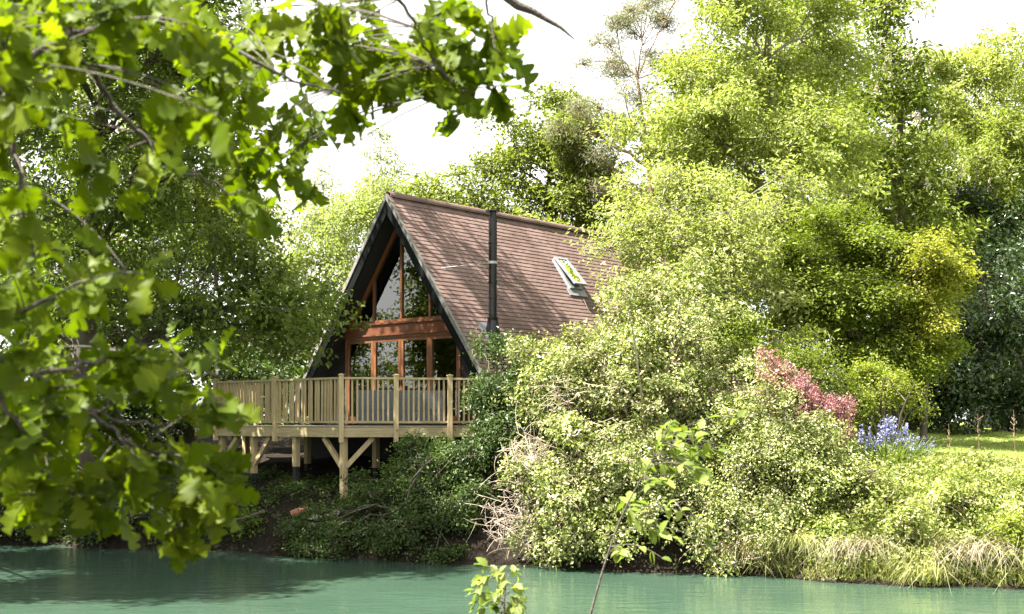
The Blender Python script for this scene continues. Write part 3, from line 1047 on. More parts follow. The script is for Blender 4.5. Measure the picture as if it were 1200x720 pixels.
candles(chest, [(1045, 120, 55, 80, 37, 2.0), (1030, 20, 50, 60, 37, 1.8), (1050, 210, 65, 70, 37, 2.2)], 34, 211)
plant('maple_tree', 'layered green maple spreading above the red shrub', 'tree', (8.3, 28.5),
      [(980, 320, 80, 70, 28, 1.6), (1030, 380, 75, 65, 28, 1.6), (950, 390, 70, 60, 27.5, 1.4), (1060, 320, 50, 60, 28.3, 1.2), (990, 440, 60, 35, 27.5, 1.2), (1000, 270, 60, 40, 28.5, 1.3), (1055, 430, 60, 42, 27.8, 1.2), (930, 330, 60, 60, 27.6, 1.2), (1095, 420, 40, 30, 27.6, .9)],
      M['maple'], M['bark'], 22, dens=1.25, cr=.6, nt_=44, nl=11, size=.085, aspect=.6, trunk_r=.16, flat=.32, up=1.1, rnd=.5, spread=.11, stems=2)
plant('maple_tree', 'golden yellow maple in front of the dark laurel', 'tree', (9.4, 28.3),
      [(1085, 290, 42, 32, 27.6, 1.0), (1100, 335, 36, 42, 27.6, 1.0), (1092, 385, 42, 30, 27.6, 1.0), (1110, 310, 26, 22, 27.5, .7)], M['gold'], M['bark'], 23, dens=1.3, cr=.5, nt_=40, nl=10,
      size=.085, aspect=.6, trunk_r=.1, flat=.34, up=1.1, rnd=.5, spread=.11, stems=2)
plant('lime_tree', 'far pale tree filling the top right corner against the sky', 'tree', (19.5, 51),
      [(1150, 120, 75, 75, 50, 2.6), (1110, 170, 60, 70, 50, 2.4), (1210, 130, 70, 90, 50, 2.6), (1096, 95, 46, 55, 50, 1.6), (1150, 70, 50, 34, 50, 1.8)], M['far_gold'], M['bark'], 24, cr=1.0, nt_=28, nl=14, size=.18, trunk_r=.26, spread=.16, flat=.6)
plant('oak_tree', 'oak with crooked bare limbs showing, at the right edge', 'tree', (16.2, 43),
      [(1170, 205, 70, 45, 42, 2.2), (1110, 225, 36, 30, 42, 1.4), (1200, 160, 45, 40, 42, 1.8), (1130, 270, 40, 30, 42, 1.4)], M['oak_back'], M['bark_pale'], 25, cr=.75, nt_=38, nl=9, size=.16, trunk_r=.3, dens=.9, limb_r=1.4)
plant('laurel_bush', 'big dark glossy laurel beyond the lawn', 'bush', (14.5, 36),
      [(1150, 380, 75, 80, 35, 2.4), (1200, 420, 70, 85, 35, 2.4), (1110, 440, 50, 60, 35.5, 2.0), (1170, 470, 90, 40, 34.5, 1.8), (1195, 310, 55, 55, 36, 2.0)], M['laurel'], M['bark'], 26,
      cr=.8, nt_=46, nl=10, size=.14, aspect=.5, trunk_r=.12, stems=4, crown_name='foliage', trunk_name='stems')
plant('holly_tree', 'dark green holly above the laurel at the right edge', 'tree', (16.6, 40),
      [(1190, 265, 55, 45, 39, 1.8), (1150, 250, 30, 22, 39, 1.0), (1080, 460, 60, 60, 39, 2), (1230, 240, 45, 60, 39, 1.8)], M['yew'], M['bark'], 27, cr=.75, nt_=46, nl=10, size=.15, trunk_r=.2)
# a wood closing the view far behind
k = 0
for (px, py, rx, ry, d, lab) in ((480, 380, 130, 110, 58, 'distant wood tree behind the gable'), (760, 330, 150, 140, 56, 'distant wood tree behind the pale ash'),
                                 (1000, 330, 150, 150, 58, 'distant wood tree behind the layered maple'), (1220, 330, 150, 150, 60, 'distant wood tree behind the laurel'),
                                 (160, 330, 170, 120, 52, 'distant wood tree behind the yew'), (-60, 260, 170, 190, 50, 'distant wood tree at the far left edge'), (340, 400, 120, 70, 50, 'distant wood tree left of the gable foot')):
    c = PX(px, py, d)
    plant('wood_tree', lab, 'tree', (c[0], d + .5), [(px, py, rx, ry, d, 2.6), (px + 30, py + 70, rx, ry * .8, d, 2.6)], M['oak_back'] if k % 2 else M['chestnut'], M['bark'], 60 + k, group='trees of the distant wood',
          cr=1.5, nt_=44, nl=8, size=.30, trunk_r=.3, spread=.3, twigs=0)
    k += 1
for (nm, lab, cat, base, lobes, mat, sd, kw) in (
        ('hazel_bush', 'dark hazel thicket under the big oak, left behind the deck', 'bush', (-9.0, 34.5), [(230, 455, 110, 60, 34, 2.2), (330, 440, 60, 50, 34.5, 1.6), (140, 480, 90, 60, 33.5, 2), (190, 490, 70, 36, 33.5, 1.2)], 'privet', 101, {}),
        ('oak_tree', 'bright oak standing behind the big dark-limbed oak', 'tree', (-12.0, 40), [(130, 120, 150, 110, 39, 3), (240, 190, 90, 80, 38.5, 2.4), (40, 180, 110, 110, 39, 3), (290, 260, 60, 50, 38, 1.8)], 'oak_back', 106, {}),
        ('hazel_bush', 'dark hazel thicket below the yew on the far left', 'bush', (-14, 33.5), [(60, 480, 110, 70, 33, 2), (-40, 470, 100, 80, 33, 2)], 'privet', 102, {}),
        ('hazel_bush', 'dark thicket standing in for the shade under the golden maple, beyond the lawn', 'bush', (11.0, 36.5), [(1080, 455, 70, 45, 36, 1.6), (1040, 420, 60, 60, 36.5, 1.6)], 'yew', 103, {}),  # dark-leaved filler, put where only deep shade lies
        ('lime_tree', 'pale lime tree standing behind the tallest one, above the skylight', 'tree', (7.2, 44), [(800, 260, 90, 120, 43, 3), (860, 160, 110, 110, 43.5, 3), (940, 60, 100, 110, 44, 3), (960, 200, 90, 120, 43.5, 3), (900, 330, 130, 90, 43, 3)], 'lime2', 104, {}),
        ('lime_tree', 'pale lime tree behind the horse chestnut and golden maple', 'tree', (15.5, 47), [(1080, 230, 70, 90, 46, 3), (1130, 320, 90, 80, 46, 3), (1190, 240, 90, 80, 46, 3), (1040, 300, 80, 90, 46, 3)], 'oak_back', 105, {})):
    plant(nm, lab, cat, base, lobes, M[mat], M['bark'], sd, cr=.9, nt_=42, nl=9, size=.15, trunk_r=.2, dens=1.2)
for (lab, x_, y_, z_, r_, sd) in (('unseen tree added far left for the gable glass to mirror', -31, 27, 6.0, 2.6, 121), ('lower unseen tree added far left for the gable glass to mirror', -36, 31, 4.2, 3.0, 122)):  # unseen trees, added so the gable panes have foliage to reflect
    k_ = F / y_
    plant('mirrored_tree' if sd == 121 else 'low_mirrored_tree', lab, 'tree', (x_, y_), [(CX + x_ * k_, HZ - (z_ - EYE) * k_, r_ * k_, r_ * k_, y_), (CX + (x_ + 1) * k_, HZ - (z_ + 2.4 - EYE) * k_, r_ * .6 * k_, r_ * .8 * k_, y_)],
          M['oak'], M['bark'], sd, cr=1.1, nt_=30, nl=10, size=.2, trunk_r=.25)
# off the left edge: the bank tree that shades the water
plant('alder_tree', 'bank alder on the left edge shading the water', 'tree', (-12.5, 25.5),
      [(-150, 120, 250, 190, 22.5, 4.0), (-90, -120, 220, 150, 22, 4.0), (-130, 380, 150, 110, 24, 2.4), (-400, 120, 230, 190, 18.5, 3.2), (-330, -150, 230, 160, 18.5, 3.2), (-230, 60, 170, 150, 19.5, 3)], M['oak'], M['bark'], 28, cr=1.1, nt_=46, nl=12, size=.16, trunk_r=.3, dens=1.3)

# ------------------------------------------------------------------ shrubs on the bank
S = dict(crown_name='foliage', trunk_name='stems', trunk_r=.05, stems=4)
plant('climber_mound', 'huge cream-green climber mound right of the deck, spilling to the water', 'bush', (2.8, 24.6),
      [(790, 390, 80, 80, 24.2, 1.5), (700, 470, 100, 85, 23.8, 1.5), (640, 445, 55, 45, 24.4, 1.1), (800, 540, 100, 105, 23.2, 1.4), (715, 575, 105, 78, 23.0, 1.1),
       (850, 460, 62, 76, 23.8, 1.2), (640, 560, 60, 80, 23.4, 1.0), (780, 625, 80, 44, 22.4, .8), (690, 630, 70, 34, 22.8, .6), (840, 630, 50, 40, 22.2, .6), (745, 380, 60, 45, 24.6, 1.1), (680, 462, 50, 34, 24.2, .9), (725, 435, 50, 40, 24.5, .9)], M['clematis'], M['dead'], 31,
      dens=1.35, cr=.48, nt_=30, nl=15, size=.072, aspect=.62, flat=.75, spread=.075, rnd=.7, shell=.72, **S)
plant('privet_bush', 'dark green bush beside the flue base and deck end', 'bush', (-.6, 25.6),
      [(596, 425, 38, 38, 25.6, .9), (582, 475, 34, 45, 25.2, .8), (555, 545, 44, 45, 24.8, .8), (605, 490, 46, 60, 24.6, .8)], M['privet'], M['bark'], 32,
      dens=1.3, cr=.42, nt_=40, nl=9, size=.075, flat=.8, spread=.09, shell=.6, **S)
plant('cotoneaster_bush', 'low spreading evergreen shrub on the shaded bank below the deck', 'bush', (-2.3, 24.9),
      [(470, 590, 85, 55, 24.9, .8), (520, 610, 60, 45, 24.4, .7), (400, 620, 60, 30, 25.0, .5), (360, 632, 36, 18, 25.1, .4), (460, 638, 110, 24, 24.2, .6), (530, 648, 50, 18, 23.9, .5), (572, 640, 36, 26, 23.9, .5), (560, 600, 30, 40, 24.1, .5), (390, 645, 60, 16, 24.7, .4), (500, 545, 55, 40, 25.1, .7)],
      M['cotone'], M['bark'], 33, dens=1.4, cr=.38, nt_=42, nl=10, size=.065, flat=.55, spread=.08, shell=.5, **S)
plant('bramble_bush', 'green and cream leafy bush between the climber mound and meadow bank', 'bush', (4.9, 23.0),
      [(910, 560, 70, 90, 22.4, 1.1), (955, 520, 60, 45, 22.4, .7), (870, 590, 60, 70, 22.4, .9), (900, 620, 50, 34, 21.6, .5), (890, 500, 55, 45, 22.8, .8), (975, 570, 45, 60, 22.0, .8)],
      M['clematis'], M['bark'], 34, dens=1.25, cr=.4, nt_=42, nl=10, size=.06, flat=.8, spread=.09, shell=.65, **S)
plant('golden_bush', 'small yellow-green bush below the layered maple', 'bush', (8.0, 26.2),
      [(1040, 455, 28, 30, 26, .6), (1010, 478, 36, 20, 25.8, .6), (1062, 468, 14, 20, 26, .3), (1020, 440, 14, 20, 26.1, .3)], M['maple_y'], M['bark'], 35, dens=1.3, cr=.35, nt_=36, nl=9, size=.07, spread=.09, **S)
for (lab, bx, by, lobes, mat, sd) in (
        ('dark bush at the waterline, far left under the oak leaves', -9.0, 27.9, [(60, 590, 110, 42, 27.3, .9), (-20, 560, 90, 60, 27.5, 1.0)], M['yew'], 36),
        ('dark bush at the waterline beside the leftmost deck posts', -6.2, 27.3, [(180, 605, 80, 36, 26.6, .7), (230, 575, 40, 30, 27.3, .6), (110, 620, 50, 24, 26.8, .5)], M['privet'], 37),
        ('small sunlit leafy plant at the waterline below the deck posts', -5.2, 26.2, [(285, 618, 34, 22, 26.0, .45), (325, 622, 26, 16, 25.8, .4)], M['sap'], 38)):
    plant('bank_bush', lab, 'bush', (bx, by), lobes, mat, M['bark'], sd, group='bushes along the left waterline', dens=1.2, cr=.4, nt_=34, nl=9, size=.085, spread=.1, **S)
plant('leafy_bush', 'mid green bush behind the red shrub and mound', 'bush', (6.0, 26.5),
      [(900, 430, 70, 50, 25.5, 1.1), (960, 460, 60, 45, 25.2, .9), (850, 400, 50, 40, 25.8, 1.0)], M['maple'], M['bark'], 39, dens=1.3, cr=.45, nt_=40, nl=10, size=.075, spread=.1, **S)


# red berberis: arching sprays
def berberis():
    rng = np.random.default_rng(41)
    bx, by = 5.4, 23.3
    bz = gz(bx, by)
    root = empty('berberis_bush', (bx, by, bz), 'dusky red berberis with arching sprays among the green bushes', 'bush')
    org = np.array([bx, by, bz])
    mb = MB()
    tips, outs = [], []
    for i in range(120):
        px = rng.uniform(885, 1000)
        t = (px - 885) / 115
        top = 408 + t * 62 + rng.uniform(-4, 14)
        py = top + rng.uniform(0, 1) ** 1.4 * 46
        d = rng.uniform(22.7, 23.6)
        e = PX(px, py, d)
        st = np.array([e[0] * .6 + bx * .4 + .15, by + rng.normal(0, .2), e[2] - .55])
        md = (st + e) / 2 + np.array([.04, 0, .18])
        path = bez(st, md, e, 9)
        mb.tube(path, np.linspace(.010, .004, 9), 4)
        for q in path[2:]:
            for _ in range(6):
                tips.append(q + rng.normal(0, .05, 3))
                outs.append(unit(e - st))
    mb.add(np.array([[0, 0, -bz * 0]]) + org, [])
    b2 = MB()
    b2.v, b2.f, b2.n = [v - org for v in mb.v], mb.f, mb.n
    for j in range(5):
        b2.tube(bez(np.array([rng.normal(0, .1), 0, -.1]), np.array([rng.normal(0, .3), 0, .5]), np.array([rng.uniform(-.7, .7), 0, 1.1]), 6), np.linspace(.03, .012, 6), 5)
    b2.build('stems', M['bark'], root)
    V, Fq = leaf_cloud(rng, np.array(tips), np.array(outs), 3, .03, .05, .5, rnd=.9)
    poly_mesh('foliage', V - org, Fq, M['berberis'], root)


berberis()


# blue irises
def iris():
    rng = np.random.default_rng(42)
    c = PX(1042, 530, 23.6)
    bx, by = c[0], 23.6
    bz = gz(bx, by)
    root = empty('iris_clump', (bx, by, bz), 'clump of blue-violet flower spikes with strap leaves on the bank crest', 'flowers')
    n = 800
    P = np.stack([rng.normal(0, .26, n), rng.normal(0, .18, n), np.full(n, -.05)], 1)
    d = unit(np.stack([P[:, 0] + rng.normal(0, .12, n), P[:, 1] + rng.normal(0, .12, n), np.zeros(n)], 1))
    V, Fq = blades(rng, P, rng.uniform(.6, 1.15, n), .026, rng.uniform(.15, 1.0, n), dirs=d)
    poly_mesh('leaves', V, Fq, M['iris_leaf'], root)
    mb = MB()
    tips = []
    for i in range(66):
        x, y = rng.normal(0, .25), rng.normal(0, .16)
        h = rng.uniform(.75, 1.2) - abs(x) * .5
        e = np.array([x * 1.5, y * 1.3, h])
        mb.tube(bez(np.array([x * .6, y * .6, 0]), np.array([x, y, h * .6]), e, 5), .006, 4)
        for k in range(9):
            tips.append(e + np.array([rng.normal(0, .028), rng.normal(0, .028), -rng.uniform(0, .3)]))
    mb.build('stalks', M['iris_leaf'], root)
    t = np.array(tips)
    V, Fq = leaf_cloud(rng, t, unit(t - np.array([0, 0, .5])), 3, .016, .045, .7, rnd=1.0)
    poly_mesh('flowers', V, Fq, M['iris'], root)


iris()


# ------------------------------------------------------------------ right bank: grass, weeds, lawn
def bank_points(rng, n, x0, x1, s0, s1):
    x = rng.uniform(x0, x1, n)
    s = rng.uniform(s0, s1, n)
    y = shore(x) + s
    return np.stack([x, y, ground(x, y) - .02], 1)


rng = np.random.default_rng(50)
P = bank_points(rng, 36000, 4.6, 13.5, .0, 3.3)
pat = np.sin(P[:, 0] * 1.9 + np.sin(P[:, 1] * 1.3) * 2) * .5 + .5
hh = rng.uniform(.22, .5, len(P)) * (.7 + .5 * pat)
V, Fq = blades(rng, P, hh, rng.uniform(.010, .018, len(P)), rng.uniform(.1, .9, len(P)))
n_ = 2600
xe = np.concatenate([rng.uniform(3.4, 12.5, n_)])
se = rng.uniform(-.05, .55, n_)
ye = shore(xe) + se
Pe = np.stack([xe, ye, np.maximum(ground(xe, ye), 0) + rng.uniform(-.02, .06, n_)], 1)
cl_ = .5 + .5 * np.sin(xe * 3.1 + 1.3 * np.sin(xe * 1.7))
de = unit(np.stack([rng.normal(0, 1, n_), rng.normal(-.7, .5, n_), np.zeros(n_)], 1))
V2, F2 = blades(rng, Pe, rng.uniform(.35, .75, n_) * (.3 + .9 * cl_ ** 2), rng.uniform(.009, .016, n_), rng.uniform(.3, 1.25, n_), curl=.9, segs=3, dirs=de, sag=.5)
# three-section blades share one layout, so both sets join into one mesh
Fq = np.concatenate([Fq, F2 + len(V)])
V = np.concatenate([V, V2])
V[:, 2] = np.maximum(V[:, 2], .01)
tag(poly_mesh('meadow_grass', V, Fq, M['grass']), 'tall pale meadow grass covering the sunny right bank', 'grass', kind='stuff')
P = bank_points(rng, 3800, 4.6, 13.0, .05, 2.9)
P = np.repeat(P, 5, 0)
P[:, 2] += rng.uniform(.05, .5, len(P))
P[:, :2] += rng.normal(0, .07, (len(P), 2))
o = unit(rng.normal(0, 1, P.shape) + np.array([0, 0, .3]))
V, Fq = leaf_cloud(rng, P, o, 5, .05, .075, .5)
tag(poly_mesh('bank_weeds', V, Fq, M['weed']), 'leafy pale weeds and nettles among the bank grass', 'weeds', kind='stuff')
x = rng.uniform(5.5, 22, 60000)
y = rng.uniform(22.5, 37, 60000)
ok = (y > shore(x) + 2.9)
x, y = x[ok], y[ok]
P = np.stack([x, y, ground(x, y) - .01], 1)
V, Fq = blades(rng, P, rng.uniform(.03, .075, len(P)), .014, rng.uniform(.1, .9, len(P)), segs=2)
tag(poly_mesh('lawn_grass', V, Fq, M['lawn']), 'short mown lawn grass behind the right bank', 'grass', kind='stuff')
# ivy and litter under the deck
P = bank_points(rng, 2200, -11, -1.5, .05, 3.2)
sel = rng.uniform(0, 1, len(P)) < .55 + .4 * np.sin(P[:, 0] * 2.3) * np.sin(P[:, 1] * 1.9)
P = np.repeat(P[sel], 6, 0)
P[:, :2] += rng.normal(0, .12, (len(P), 2))
P[:, 2] = ground(P[:, 0], P[:, 1]) + rng.uniform(.0, .14, len(P))
V, Fq = leaf_cloud(rng, P, np.tile([0, 0, 1.0], (len(P), 1)), 2, .05, .075, .6)
tag(poly_mesh('ground_ivy', V, Fq, M['cotone']), 'low ivy and seedlings scattered over the soil below the deck', 'ground cover', kind='stuff')


def tussock(label, px, py, d, n, h, spread, mat, seed, lean=(.4, 1.3), name='dry_tussock', cat='tussock', group='dry grass tussocks at the waterline', down=0.0):
    rng = np.random.default_rng(seed)
    c = PX(px, py, d)
    z = max(gz(c[0], c[1]), .02) + .03
    P = np.stack([rng.normal(0, spread, n), rng.normal(0, spread * .5, n), rng.uniform(0, .06, n)], 1)
    dr = unit(np.stack([rng.normal(0, 1, n), rng.normal(-.55, .7, n), np.zeros(n)], 1))
    V, Fq = blades(rng, P, rng.uniform(.5, 1.0, n) * h, rng.uniform(.007, .013, n), rng.uniform(*lean, n), curl=.9, segs=5, dirs=dr, sag=.56)
    o = poly_mesh(name, V, Fq, mat)
    o.location = (c[0], c[1], z)
    tag(o, label, cat, group)


def at_shore(px, s):
    d = 21.0
    for _ in range(20):
        d = float(shore((px - CX) / F * d)) + s
    return d


for (lab, px, s, n, h, sp, mat, sd) in (
        ('straw-coloured tussock drooping to the water below the iris clump', 1012, .35, 210, .85, .30, 'straw', 71),
        ('largest straw tussock, at the water in the right corner', 1150, .35, 270, .9, .36, 'straw', 72),
        ('thin straw tussock higher on the bank above the right corner', 1105, 1.3, 200, .7, .30, 'straw', 73),
        ('brown-green sedge tussock at the foot of the leafy bush', 900, .3, 420, .7, .26, 'reed', 74),
        ('greener sedge tussock between the leafy bush and straw tussock', 945, .4, 460, .7, .22, 'grass', 75)):
    d = at_shore(px, s)
    tussock(lab, px, 600, d, n, h, sp, M[mat], sd)
for (lab, px, py, rx, ry, s_, mat, sd) in (
        ('broad-leaved green plant at the water between the two straw tussocks', 1065, 625, 34, 36, .5, 'weed', 111),
        ('broad-leaved green plant at the water in the far right corner', 1196, 635, 24, 34, .4, 'sap_y', 112),
        ('pale leafy plant halfway up the bank below the iris clump', 1010, 575, 40, 30, 1.2, 'weed', 113),
        ('pale leafy plant halfway up the bank near the right edge', 1140, 585, 44, 28, 1.2, 'weed', 114),
        ('pale leafy plant at the water beside the greener sedge', 975, 620, 26, 28, .5, 'weed', 115)):
    d = at_shore(px, s_)
    c = PX(px, py, d)
    plant('bank_plant', lab, 'plant', (c[0], d), [(px, py, rx, ry, d, .4)], M[mat], M['green_twig'], sd, group='leafy plants on the right bank', dens=1.5, cr=.3, nt_=26, nl=6,
          size=.10, aspect=.5, spread=.08, up=.9, **S)
# tall dock stalks standing out of the meadow
for (lab, px, py0, py1, s) in (('tall brown seed stalk, leftmost of the three in the meadow', 1112, 535, 497, 2.2), ('branched brown seed stalk, middle of the three in the meadow', 1146, 530, 485, 2.6),
                               ('tall brown seed stalk, rightmost of the three in the meadow', 1188, 530, 480, 2.4)):
    rng = np.random.default_rng(px)
    d = at_shore(px, s)
    t = PX(px, py1, d)
    z0 = gz(t[0], t[1])
    hgt = t[2] - z0
    b = MB()
    b.tube([(0, 0, -.05), (.02, 0, hgt * .5), (0, .01, hgt)], [.0045, .004, .0025], 5)
    for k in range(16):
        zz = hgt * rng.uniform(.6, .95)
        b.tube([(0, 0, zz), (rng.normal(0, .035), rng.normal(0, .03), zz + rng.uniform(.04, .1))], [.003, .0045], 4)
    o = b.build('seed_stalk', M['bark_pine'])
    o.location = (t[0], t[1], z0)
    tag(o, lab, 'dry stalk', 'seed stalks in the meadow')


def bramble(label, boxes, n, seed, rad=.007, base=None):
    rng = np.random.default_rng(seed)
    c0 = PX(*boxes[0][:2], boxes[0][4])
    b = MB()
    for i in range(n):
        px, py, rx, ry, d = boxes[int(rng.integers(len(boxes)))]
        e = PX(px + rng.normal(0, rx * .5), py + rng.normal(0, ry * .5), d + rng.normal(0, .18))
        a = rng.uniform(0, 2 * math.pi)
        L = rng.uniform(.2, .6)
        t = np.array([math.cos(a) * L, rng.normal(0, .2), math.sin(a) * L])
        p0, p2 = e - t * .5, e + t * .5
        md = e + np.array([rng.normal(0, .1), rng.normal(0, .08) - .04, rng.normal(.05, .09)])
        path = bez(p0, md, p2, 7)
        path[:, 2] = np.maximum(path[:, 2], .02)
        b.tube(path, np.linspace(rad, rad * .5, 7), 4)
    b.v = [v - c0 for v in b.v]
    o = b.build('dead_bramble', M['dead'])
    o.location = tuple(c0)
    tag(o, label, 'dead stems', 'dead bramble tangles')


bramble('large beige tangle of dead stems at the left foot of the climber mound', [(612, 580, 36, 56, 22.9), (648, 600, 46, 45, 22.7), (595, 612, 28, 34, 23.1), (625, 540, 34, 36, 23.0)], 400, 81, rad=.005)
bramble('small tangle of dead stems high on the climber mound', [(655, 465, 26, 22, 23.0), (690, 520, 30, 30, 22.8)], 80, 82, rad=.005)
bramble('thin tangle of dead stems overhanging the water right of the mound', [(865, 640, 26, 26, 21.9), (890, 625, 30, 30, 21.8)], 120, 83)


# ------------------------------------------------------------------ foreground oak: lobed leaves on drooping twigs close to the camera
def oak_leaf_proto(rng):
    """rounded lobes either side of a folded midrib, 3 vertices per station"""
    n = 33
    t = np.linspace(0, 1, n)
    env = np.interp(t, [0, .06, .1, .3, .6, .8, .93, 1], [.012, .012, .07, .17, .30, .27, .16, .015])
    k = rng.uniform(3.8, 4.6)

    def lobes(ph):
        w_ = np.abs(np.sin(math.pi * k * (t + ph)))
        return env * (.30 + .78 * w_ ** .65)
    wl, wr = lobes(rng.uniform(-.02, .02)), lobes(rng.uniform(.02, .08))
    wl[-1] = wr[-1] = .01
    curl = rng.uniform(.1, .4)
    z = -curl * t * t * .6
    fold = rng.uniform(.1, .45)
    sw = rng.normal(0, .05) * t * t
    wave = .025 * np.sin(t * 19 + rng.uniform(0, 6))
    V = np.zeros((n, 3, 3))
    V[:, 0] = np.stack([t + .35 * wl - .02, sw + wl, z + wl * fold + wave], 1)
    V[:, 1] = np.stack([t, sw, z], 1)
    V[:, 2] = np.stack([t + .35 * wr - .02, sw - wr, z + wr * fold - wave], 1)
    fs = []
    for i in range(n - 1):
        a = i * 3
        fs += [(a, a + 1, a + 4, a + 3), (a + 1, a + 2, a + 5, a + 4)]
    return V.reshape(-1, 3), np.array(fs)


def place_leaves(rng, protos, items):
    """items: (pos, tip direction, normal, length)"""
    Vs, Fs, n = [], [], 0
    for (p, t, nrm, L) in items:
        V, f = protos[int(rng.integers(len(protos)))]
        t = t / np.linalg.norm(t)
        nrm = nrm - t * (nrm @ t)
        nrm = nrm / (np.linalg.norm(nrm) + 1e-9)
        s = np.cross(nrm, t)
        Vs.append(p + L * (V[:, :1] * t + V[:, 1:2] * s + V[:, 2:3] * nrm))
        Fs.append(f + n)
        n += len(V)
    return np.concatenate(Vs), np.concatenate(Fs)


def near_oak():
    rng = np.random.default_rng(90)
    bx, by = -7.6, -1.6
    bz = gz(bx, by) - .1
    root = empty('oak_tree', (bx, by, bz), 'nearest oak, its blurred lobed leaves hanging over the left of the view', 'tree')
    org = np.array([bx, by, bz])
    mb = MB()
    mb.tube(bez(np.array([0, 0, 0]), np.array([.3, .2, 4]), np.array([-1.0, -.4, 9.5]), 14), np.linspace(.42, .1, 14), 12)
    br = []   # branch points
    for z_, e_ in ((3.6, PX(-1500, -560, 1.6)), (2.9, PX(-900, 100, 1.8))):
        s_ = np.array([.1, .1, z_])
        mb.tube(bez(s_, (s_ + e_ - org) / 2 + np.array([0, 0, .5]), e_ - org, 10), np.linspace(.16, .06, 10), 8)

    def branch(pts, r0, r1):
        W = np.array([PX(*p) for p in pts])
        # smooth
        t = np.linspace(0, len(W) - 1, len(W) * 5)
        Wd = np.stack([np.interp(t, np.arange(len(W)), W[:, i]) for i in range(3)], 1)
        for _ in range(3):
            Wd[1:-1] = (Wd[:-2] + Wd[1:-1] * 2 + Wd[2:]) / 4
        Wd[1:-1] += rng.normal(0, .006, Wd[1:-1].shape)
        rad = np.linspace(r0, r1, len(Wd))
        mb.tube(Wd - org, rad, 7)
        br.extend(list(Wd))
    branch([(-1500, -560, 1.6), (-700, -60, 2.2), (-150, 110, 2.6)], .06, .012)
    branch([(-150, 110, 2.6), (0, 76, 2.8), (77, 49, 2.9), (133, 26, 3.0), (187, 8, 3.1), (240, -8, 3.2), (330, -40, 3.3)], .0095, .005)
    branch([(187, 8, 3.1), (260, 50, 3.3), (330, 90, 3.4), (400, 110, 3.5)], .007, .003)
    branch([(77, 49, 2.9), (140, 130, 3.1), (200, 200, 3.3), (280, 225, 3.4)], .008, .003)
    branch([(330, -40, 3.3), (450, -60, 3.5), (560, -28, 3.6), (600, 2, 3.6)], .012, .011)
    branch([(450, -60, 3.5), (470, 0, 3.6), (500, 60, 3.7), (530, 110, 3.8)], .007, .003)
    branch([(560, -28, 3.6), (575, 20, 3.7), (585, 70, 3.7)], .005, .0025)
    branch([(-900, 100, 1.8), (-300, 300, 2.6), (-40, 400, 2.9)], .05, .009)
    branch([(-40, 400, 2.9), (40, 440, 3.0), (100, 480, 3.1), (133, 503, 3.15), (165, 530, 3.2), (190, 560, 3.3), (215, 640, 3.4)], .009, .003)
    branch([(-40, 400, 2.9), (50, 350, 3.0), (120, 330, 3.2), (150, 320, 3.3)], .007, .003)
    branch([(40, 440, 3.0), (130, 420, 3.2), (200, 425, 3.4), (255, 440, 3.5)], .007, .003)
    branch([(100, 480, 3.1), (180, 500, 3.3), (250, 560, 3.4)], .006, .003)
    branch([(-40, 400, 2.9), (20, 500, 3.0), (60, 560, 3.1), (70, 600, 3.2)], .007, .003)
    branch([(0, 76, 2.8), (20, 160, 2.9), (25, 260, 3.0), (40, 320, 3.1)], .008, .003)
    B = np.array(br)
    regs = [(100, 20, 150, 50, 27), (30, 110, 60, 50, 7), (310, 45, 100, 55, 20), (320, 150, 55, 70, 10), (430, 55, 50, 75, 13), (520, 55, 50, 55, 13), (545, 120, 24, 24, 2), (580, 60, 26, 50, 5), (290, 215, 50, 26, 5),
            (230, 110, 60, 60, 9), (20, 260, 30, 60, 5), (140, 320, 34, 38, 6), (60, 440, 80, 60, 17), (180, 430, 60, 40, 10), (245, 450, 24, 40, 4),
            (85, 540, 100, 50, 18), (215, 550, 60, 45, 14), (40, 600, 30, 26, 3), (245, 590, 26, 22, 4), (208, 622, 12, 22, 2), (150, 195, 60, 40, 4), (10, 350, 36, 40, 5), (0, 500, 40, 50, 6), (365, 235, 14, 12, 1), (140, 590, 40, 22, 4)]
    items = []
    for (px, py, rx, ry, n) in regs:
        for _ in range(n):
            while True:
                u, v = rng.uniform(-1, 1, 2)
                if u * u + v * v < 1:
                    break
            d = (rng.uniform(2.5, 3.6) if px < 260 else rng.uniform(3.6, 4.6)) if py < 330 else rng.uniform(2.9, 3.8)
            p = PX(px + u * rx, py + v * ry, d)
            q = B[((B - p) ** 2).sum(1).argmin()]
            gap_ = np.linalg.norm(p - q)
            md = (p + q) / 2 + np.array([0, 0, .12 * gap_]) + rng.normal(0, .02, 3)
            mb.tube(bez(q, md, p, 7) - org, np.linspace(.0026, .0016, 7), 4)
            dirn = unit(p - q)
            for k in range(int(rng.integers(5, 9))):
                t = unit(dirn * .5 + rng.normal(0, .65, 3) + np.array([.05, 0, -.5]))
                nr = unit(np.array([-.15, -.45, .6]) + rng.normal(0, .5, 3))
                pos = p - dirn * rng.uniform(0, .08) + rng.normal(0, .008, 3)
                items.append((pos, t, nr, rng.uniform(.072, .12) * (1.2 if p[1] > 3.7 else 1.0)))
    protos = [oak_leaf_proto(rng) for _ in range(10)]
    V, Fq = place_leaves(rng, protos, items)
    poly_mesh('leaf_sprays', V - org, Fq, M['oak_near'], root, smooth=True)
    # dead lichen twig end poking into the sky
    W = np.array([PX(*p) for p in ((560, -28, 3.6), (606, 6, 3.6), (625, 13, 3.6), (640, 20, 3.6), (658, 33, 3.6), (674, 47, 3.6))])
    W[1:-1] += rng.normal(0, .004, W[1:-1].shape)
    tw = MB()
    tw.tube(W - org, [.013, .014, .011, .008, .006, .0025], 7)
    tw.build('dead_twig', M['twig'], root)
    # high crown over and left of the camera, out of the picture
    nC = 46
    q = unit(rng.normal(0, 1, (nC, 3)))
